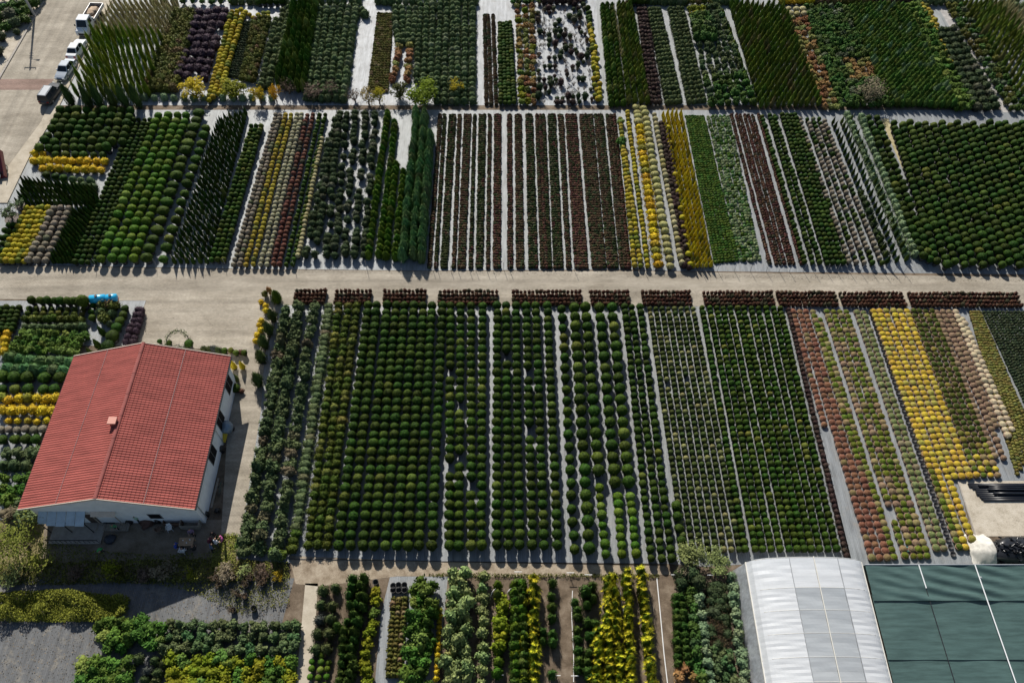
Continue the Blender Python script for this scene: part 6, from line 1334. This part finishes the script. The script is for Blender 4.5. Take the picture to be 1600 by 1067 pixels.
o = bpy.data.objects.new('pot_heap', geo_mesh('pot_heap', d, [plain('heap_black', (.014, .015, .018), .28)])); COL.objects.link(o); o.location = (hc.x + 1.2, hc.y, .03); tag(o, 'heap of black plastic pots beside the shade house', 'pots', kind='stuff')
m = MB(); V = []; na, nb = 22, 16; g = np.random.default_rng(5); c0 = at(1534, 860, .5)
for i in range(na + 1):
    for j in range(nb + 1):
        u, v_ = i / na, j / nb; x = -1.0 + 1.9 * u; y = -1.75 + 3.5 * v_; r2 = ((x - .9) / 1.9) ** 2 + (y / 1.75) ** 2
        V.append((x + .04 * math.sin(v_ * 22 + u * 5), y + .05 * math.sin(u * 15), max(.03, 1.25 * (1 - r2)) + .07 * abs(math.sin(v_ * 14 + u * 3)) * (.4 + u) + g.random() * .05))
m.v = V; m.f = [(i * (nb + 1) + j, i * (nb + 1) + j + 1, (i + 1) * (nb + 1) + j + 1, (i + 1) * (nb + 1) + j) for i in range(na) for j in range(nb)]; m.m = [0] * len(m.f)
o = m.build('white_tarpaulin', plain('tarp_white', (.5, .48, .43), .7, noise=.2, scale=3), None, True); o.location = (c0.x, c0.y, .03)
o.modifiers.new('thickness', 'SOLIDIFY').thickness = .02; tag(o, 'crumpled white tarpaulin over the end of the black heap', 'tarpaulin')
p = at(1414.5, 858, .15); m = MB()
for q in ((-.28, -.2, .28, -.17), (-.28, .17, .28, .2), (-.28, -.17, -.25, .17), (.25, -.17, .28, .17)): m.box(q[0], q[1], 0, q[2], q[3], .26)
m.box(-.25, -.17, .02, .25, .17, .05); o = m.build('plastic_crate', plain('mint_plastic', (.2, .6, .48), .45)); o.location = (p.x, p.y, .016); tag(o, 'small mint-green plastic crate among the potted plants', 'crate')
# edging board of the sand yard
a, b = at(1496, 752), at(1524, 838); dv = (b - a).normalized() * .0; nn = Vector((-(b - a).y, (b - a).x, 0)).normalized() * .06
m = MB(); m.prism([a - nn, b - nn, b + nn, a + nn], 0, .14); tag(m.build('kerb', M_KERB), kind='structure')

# ------------------------------------------------------------------ vehicles on the side road
def wheels(r, spec, rad=.32, wid=.2):
    for x, y in spec:
        m = MB(); s = 1 if x > 0 else -1; m.tube([(x - s * wid, y, rad), (x, y, rad)], rad, 14); w_ = m.build('wheel', M_BLK, r)
        m = MB(); m.tube([(x - s * .02, y, rad), (x + s * .012, y, rad)], rad * .6, 10); m.build('rim', M_GALV, w_)
M_GLASS = plain('car_glass', (.015, .022, .03), .08)
def car(x, y, rz, name, label, body, L=4.4, W=1.74, hood=.95, cab=(1.45, -.25, 1.9), trunk=.98, cat='car', roofmat=None, rails=False, H=1.45):
    """front towards local -y; cab = y positions: windscreen foot, roof middle half length"""
    p = at(x, y, .7); r = thing(name, label, cat, (p.x, p.y, .008), rz, 'vehicles parked along the side road'); w = W / 2
    def ring(yy, zb, zt, ww): return [(-ww, yy, zb), (ww, yy, zb), (ww * 1.0, yy, zb + (zt - zb) * .6), (ww * .9, yy, zt), (-ww * .9, yy, zt), (-ww, yy, zb + (zt - zb) * .6)]
    h2 = L / 2; m = MB()
    m.loft([ring(-h2, .35, .62, w * .78), ring(-h2 + .12, .25, .74, w * .92), ring(-h2 + .5, .22, hood - .1, w), ring(-h2 + 1.25, .22, hood, w), ring(.3, .22, hood + .02, w), ring(h2 - .8, .22, trunk, w), ring(h2 - .15, .25, trunk - .06, w * .95), ring(h2, .35, .7, w * .82)])
    m.build('body', body, r, False)
    y0, y1, y2, y3 = cab; m = MB(); z0 = hood - .02
    m.loft([[(-w * .9, y0, z0), (w * .9, y0, z0), (w * .9, y3, z0), (-w * .9, y3, z0)], [(-w * .72, y1, H), (w * .72, y1, H), (w * .72, y2, H), (-w * .72, y2, H)]]); cb = m.build('cabin', body, r)
    m = MB(); m.box(-w * .7, y1 + .05, H, w * .7, y2 - .05, H + .03, tx=.06, ty=.06); m.build('roof', roofmat or body, r)
    def pane(A, B, C_, D_, name_='window'):
        q = [Vector(t) for t in (A, B, C_, D_)]; nrm_ = (q[1] - q[0]).cross(q[3] - q[0]).normalized(); cen = sum(q, Vector()) / 4
        out = cen - Vector((0, (y0 + y3) / 2, z0)); nrm_ = nrm_ if nrm_.dot(out) > 0 else -nrm_; q = [cen + (t - cen) * .86 + nrm_ * .012 for t in q]
        m = MB(); m.loft([[tuple(t - nrm_ * .008) for t in q], [tuple(t + nrm_ * .008) for t in q]]); m.build(name_, M_GLASS, r)
    pane((-w * .9, y0, z0), (w * .9, y0, z0), (w * .72, y1, H), (-w * .72, y1, H), 'windscreen'); pane((-w * .9, y3, z0), (w * .9, y3, z0), (w * .72, y2, H), (-w * .72, y2, H), 'rear_window')
    for s in (-1, 1):
        mid = (y0 + y3) / 2; mt_ = (y1 + y2) / 2
        pane((s * w * .9, y0 + .1, z0), (s * w * .9, mid - .03, z0), (s * w * .72, mt_ - .03, H), (s * w * .72, y1 + .03, H)); pane((s * w * .9, mid + .03, z0), (s * w * .9, y3 - .1, z0), (s * w * .72, y2 - .03, H), (s * w * .72, mt_ + .03, H))
        m = MB(); m.box(s * w * .66 - .17, -h2 - .005, .55, s * w * .66 + .17, -h2 + .14, .7); m.build('headlight', plain('headlight_glass', (.6, .63, .66), .15), r)
        m = MB(); m.box(s * w * .68 - .15, h2 - .12, .68, s * w * .68 + .15, h2 + .005, .84); m.build('tail_light', plain('tail_red', (.3, .01, .01), .25), r)
        m = MB(); m.box(s * (w + .02) - .08, y0 + .25, hood, s * (w + .02) + .08, y0 + .4, hood + .13); m.build('mirror', body, r)
        if rails:
            m = MB(); m.tube([(s * w * .6, y1 + .2, H + .07), (s * w * .6, y2 - .2, H + .07)], .025, 5); m.build('roof_rail', M_GALV, r)
    m = MB(); m.box(-w * .45, -h2 - .012, .42, w * .45, -h2 + .1, .6); m.build('grille', M_STEEL, r)
    m = MB(); m.box(-.26, -h2 - .03, .3, .26, -h2 - .013, .4); m.build('number_plate', M_WHITEP, r)
    wheels(r, [(-w, -h2 + .85), (w, -h2 + .85), (-w, h2 - .85), (w, h2 - .85)])
    return r
WHITEC = plain('white_car_paint', (.72, .73, .74), .2); SILV = plain('silver_car_paint', (.42, .46, .5), .25, .5); GREYC = plain('grey_car_paint', (.05, .052, .056), .25, .3)
car(119, 76, math.pi - .06, 'saloon_car', 'white saloon car behind the white truck', WHITEC, 4.5, 1.75, .93, (-.95, -.35, 1.0, 1.65), 1.0)
car(102, 108, -.1, 'saloon_car', 'silver-blue saloon car between white car and dark car', SILV, 4.4, 1.72, .92, (-.95, -.3, .95, 1.6), .98)
car(79, 145, math.pi - .12, 'estate_car', 'dark grey estate car with pale roof, nearest on the road', GREYC, 4.5, 1.8, .98, (-.85, -.3, 1.95, 2.2), 1.0, roofmat=plain('roof_grey', (.36, .38, .4), .3, .4), rails=True, H=1.7)
p = at(134, 42, .9); tk = thing('flatbed_truck', 'white truck with open dropside bed carrying soil', 'truck', (p.x, p.y + .8, .008), -.06, 'vehicles parked along the side road')
m = MB(); cw = 1.0
m.loft([[(-cw * .92, y, .45), (cw * .92, y, .45), (cw * a_, y, zt * .62), (cw * b_, y, zt), (-cw * b_, y, zt), (-cw * a_, y, zt * .62)] for y, zt, a_, b_ in ((-2.5, .95, .9, .85), (-2.35, 1.15, 1, .92), (-1.75, 1.3, 1, .92), (-1.1, 2.25, 1, .84), (.25, 2.3, 1, .84), (.35, 2.2, 1, .84))]); m.build('cab', WHITEC, tk)
m = MB(); m.loft([[(-.76, -1.70, 1.385), (.76, -1.70, 1.385), (.7, -1.17, 2.17), (-.7, -1.17, 2.17)], [(-.76, -1.73, 1.4), (.76, -1.73, 1.4), (.7, -1.2, 2.19), (-.7, -1.2, 2.19)]]); m.build('windscreen', M_GLASS, tk)
for s in (-1, 1):
    m = MB(); m.loft([[(s * .965, -1.1, 1.45), (s * .965, -.05, 1.45), (s * .88, -.1, 2.1), (s * .88, -.95, 2.1)], [(s * .99, -1.1, 1.45), (s * .99, -.05, 1.45), (s * .905, -.1, 2.1), (s * .905, -.95, 2.1)]]); m.build('window', M_GLASS, tk)
    m = MB(); m.box(s * .62 - .2, -2.52, .72, s * .62 + .2, -2.38, .9); m.build('headlight', plain('headlight_glass', (.6, .63, .66), .15), tk)
    m = MB(); m.box(s * 1.12 - .07, -1.55, 1.4, s * 1.12 + .07, -1.45, 1.75); m.build('mirror', M_STEEL, tk)
    m = MB(); m.box(s * 1.02 - .03, .5, .95, s * 1.02 + .03, 4.6, 1.4); m.build('side_board', M_GALV, tk)
m = MB(); m.box(-.55, -2.53, .5, .55, -2.42, .85); m.build('grille', M_STEEL, tk)
for y in (.47, 4.6):
    m = MB(); m.box(-1.05, y, .95, 1.05, y + .05, 1.42 if y > 1 else 1.7); m.build('end_board', M_GALV, tk)
m = MB(); m.box(-1.0, .52, .85, 1.0, 4.6, .95); m.build('bed_floor', plain('bed_wood', (.2, .13, .09), .8, noise=.3), tk)
m = MB(); m.box(-.35, -.9, .5, .35, 4.5, .78); m.build('chassis', M_STEEL, tk)
wheels(tk, [(-1.0, -1.5), (1.0, -1.5), (-1.0, 3.3), (1.0, 3.3)], .38, .25)
G = Geo(); g = np.random.default_rng(9); core(G, g, P_DOME, .3, 14, 5, 1.0, (0, 1)); d = G.done(); d['v'] *= [1.6, 2.2, .3]
o = bpy.data.objects.new('soil_load', geo_mesh('soil_load', d, [plain('load_soil', (.36, .27, .19), .95, noise=.3, scale=5)])); COL.objects.link(o); o.location = (tk.location.x - .1, tk.location.y + 3.0, .96); tag(o, 'heap of pale soil in the truck bed', 'soil')

# red tipping trailer at the edge of the side road
p = at(2, 262, .9); tl_ = thing('tipping_trailer', 'red tipping trailer parked at the edge of the side road', 'trailer', (p.x - .6, p.y, .008), .25)
M_REDT = plain('trailer_red', (.2, .03, .035), .5, noise=.2)
tilt = lambda q: (q[0], q[1] * math.cos(.5) - (q[2] - .9) * math.sin(.5), .9 + q[1] * math.sin(.5) + (q[2] - .9) * math.cos(.5))
def tb_(q0, q1, nm):
    b = MB(); b.box(*q0, *q1); b.v = [tilt(t) for t in b.v]; b.build(nm, M_REDT, tl_)
tb_((-1.1, -1.6, .9), (1.1, 2.0, 1.0), 'bed_floor'); tb_((-1.1, -1.6, 1.01), (-1.04, 2.0, 1.75), 'side_board'); tb_((1.04, -1.6, 1.01), (1.1, 2.0, 1.75), 'side_board'); tb_((-1.03, 1.94, 1.01), (1.03, 2.0, 1.75), 'front_board')
m = MB(); m.box(-.5, -1.8, .5, .5, 2.2, .66); m.build('chassis', M_STEEL, tl_); wheels(tl_, [(-1.0, -.9), (1.0, -.9), (-1.0, .2), (1.0, .2)], .42, .26)
m = MB(); m.tube([(0, 2.2, .58), (0, 3.6, .5)], .07, 6); m.build('drawbar', M_STEEL, tl_)

# potted trees beside the road corner
for i, (x, y, w_, lb) in enumerate(((29, 326, 1.5, 'small leafy tree in a wide brown planter by the side road'), (12, 341, 2.4, 'large bluish tree in a dark planter at the road corner'))):
    t = tree('planter_tree', lb, x, y - 10, w_, w_ * 1.2, G_GREY if i else G_SPR, th=.9, seed=60 + i, ncl=18, nl=30, ls=.1)
    m = MB(); m.tube([(0, 0, .02), (0, 0, .6), (0, 0, .68)], [.5 + .2 * i, .75 + .2 * i, .8 + .2 * i], 14); m.build('planter', plain('planter_brown', (.1, .075, .06), .7), t)

# power pole with crossarm and lamp
p = at(54, 25); pl = thing('power_pole', 'tall grey power pole with crossarm beside the side road', 'pole', (p.x, p.y, 0))
m = MB(); m.tube([(0, 0, 0), (0, 0, 10.6)], [.2, .12], 10); m.build('shaft', plain('pole_concrete', (.4, .39, .37), .85, noise=.15), pl)
m = MB(); m.box(-.85, -.06, 10.1, .85, .06, 10.22); m.build('crossarm', M_GALV, pl)
for x in (-.8, 0, .8):
    m = MB(); m.tube([(x, 0, 10.22), (x, 0, 10.5)], [.07, .04], 8); m.build('insulator', plain('insulator_brown', (.12, .06, .04), .3), pl)
for z in (7.4, 7.9, 8.3):
    m = MB(); m.box(-.3, -.04, z, .3, .04, z + .08); m.build('bracket', M_GALV, pl)
m = MB(); m.tube([(0, 0, 8.5), (.9, 0, 8.75)], .035, 6); la = m.build('lamp_arm', M_GALV, pl)
m = MB(); m.box(.8, -.12, 8.68, 1.35, .12, 8.82, tx=.05, ty=.03); m.build('lamp_head', M_GALV, la)

# pair of blue spray tanks behind the shrubs
M_TBLUE = plain('tank_blue', (.02, .36, .62), .3); M_ORANGE = plain('frame_orange', (.5, .09, .02), .5)
for i, (x, y, l) in enumerate(((153, 468, 1.9), (175, 467, 1.3))):
    p = at(x, y, .9); s = thing('spray_tank', ('long' if not i else 'short') + ' blue spray tank on an orange frame by the yard', 'spray tank', (p.x, p.y, .022), .1, 'blue spray tanks')
    m = MB(); m.tube([(-l / 2, 0, 1.0), (-l / 2 + .12, 0, 1.0), (l / 2 - .12, 0, 1.0), (l / 2, 0, 1.0)], [.3, .5, .5, .3], 14); m.build('tank', M_TBLUE, s, True)
    m = MB(); m.tube([(0, 0, 1.48), (0, 0, 1.6)], .16, 10); m.build('lid', M_STEEL, s)
    for sx in (-1, 1):
        m = MB(); m.box(sx * l * .38 - .04, -.5, .35, sx * l * .38 + .04, .5, .5); m.build('frame', M_ORANGE, s); m = MB(); m.tube([(sx * l * .5, -.45, .5), (sx * l * .62, -.7, .9)], .04, 6); m.build('boom', M_ORANGE, s)
    wheels(s, [(-.5, -.2), (.5, -.2)], .34, .2)
# wire arch with climber behind the house
p = at(276, 531, .7); ar = thing('wire_arch', 'ring-shaped leafy wire arch behind the far eave', 'garden arch', (p.x, p.y, .022), .1)
ring_ = [(1.25 * math.cos(t), .9 * math.sin(t), .25 + .9 * max(0, math.sin(t))) for t in lin(0, 2 * math.pi, 25)]
m = MB(); m.tube(ring_, .05, 5, cap=False); m.build('wire_ring', M_STEEL, ar)
G = Geo(); g = np.random.default_rng(3); Q = np.array(ring_)[g.integers(0, 25, 700)] + (g.random((700, 3)) - .5) * [.5, .5, .45]; leaves(G, g, Q, Q * 0 + [0, 0, 1.], .14, .6, 1.0)
o = bpy.data.objects.new('foliage', geo_mesh('foliage', G.done(), [G_GREY])); COL.objects.link(o); o.parent = ar

# thin posts at the ends of the rows along the road, and irrigation pipe
M_POST = plain('post_grey', (.3, .3, .3), .6, .3)
for i, x in enumerate((60, 151, 245, 353, 461, 573, 676, 683, 704, 715, 733, 743, 760, 770, 787, 796, 897, 1006, 1095, 1121, 1147, 1172, 1197, 1217, 1233, 1255, 1271, 1291, 1307, 1327, 1344, 1362, 1380, 1396, 1412)):
    p = at(x, 418 + (x - 400) * .008 if x > 400 else 416); m = MB(); m.tube([(0, 0, 0), (0, 0, 1.35)], .025, 6); o = m.build('row_post', M_POST); o.location = p; tag(o, 'thin grey post, %s from left along the road edge' % ordn(i + 1), 'post', 'posts along the road edge')
def line_pipe(pts, r, mat, name, label, cat='pipe', z=.06):
    m = MB(); m.tube([at(*q, 0) + Vector((0, 0, z)) for q in pts], r, 6); tag(m.build(name, mat), label, cat)
line_pipe(f4([(952, 95), (975, 330), (1000, 600), (1024, 800)]), .05, M_WHITEP, 'irrigation_pipe', 'straight white irrigation pipe right of the golden rows')
line_pipe(f4([(398, 180), (392, 340), (405, 600), (405, 780)]), .035, M_WHITEP, 'irrigation_pipe', 'thin white irrigation pipe beside the bare soil strip')
line_pipe(f4([(712, 190), (722, 270), (735, 330)]), .035, M_WHITEP, 'irrigation_pipe', 'short white hose piece between the golden rows')
line_pipe(f4([(1395, 320), (1425, 395)]), .05, M_WHITEP, 'irrigation_pipe', 'short pale pipe lying near the greenhouse')
line_pipe([(452, 873), (700, 877), (1035, 881)], .03, M_STEEL, 'drip_hose', 'black drip hose along the near end of ball rows', 'hose')
for i, q in enumerate(f4([(498, 93), (380, 80), (1060, 93), (1295, 95), (290, 750), (410, 752), (40, 74)]) + f3([(1425, 788)])):
    p = at(*q); m = MB(); m.tube([(-.35, 0, .85), (.35, 0, .85)], .035, 5); hd_ = thing('trellis_post', 'low white T-shaped post, %s counted among the near beds' % ordn(i + 1), 'post', (p.x, p.y, .012), 0, 'white T-shaped posts'); m.build('crossbar', M_WHITEP, hd_)
    m = MB(); m.tube([(0, 0, 0), (0, 0, .82)], .03, 5); m.build('stake', M_GALV, hd_)
for i, q in enumerate(f3([(1385, 215), (1490, 215)])):
    p = at(*q); m = MB(); m.tube([(.5 * math.cos(t), 0, 1.3 * math.sin(t)) for t in lin(0, math.pi, 13)], .03, 5); o = m.build('wire_hoop', M_WHITEP); o.location = (p.x, p.y, .0); o.rotation_euler = (0, 0, .9); tag(o, 'white hoop, %s of two among the near conifers' % ordn(i + 1), 'hoop')
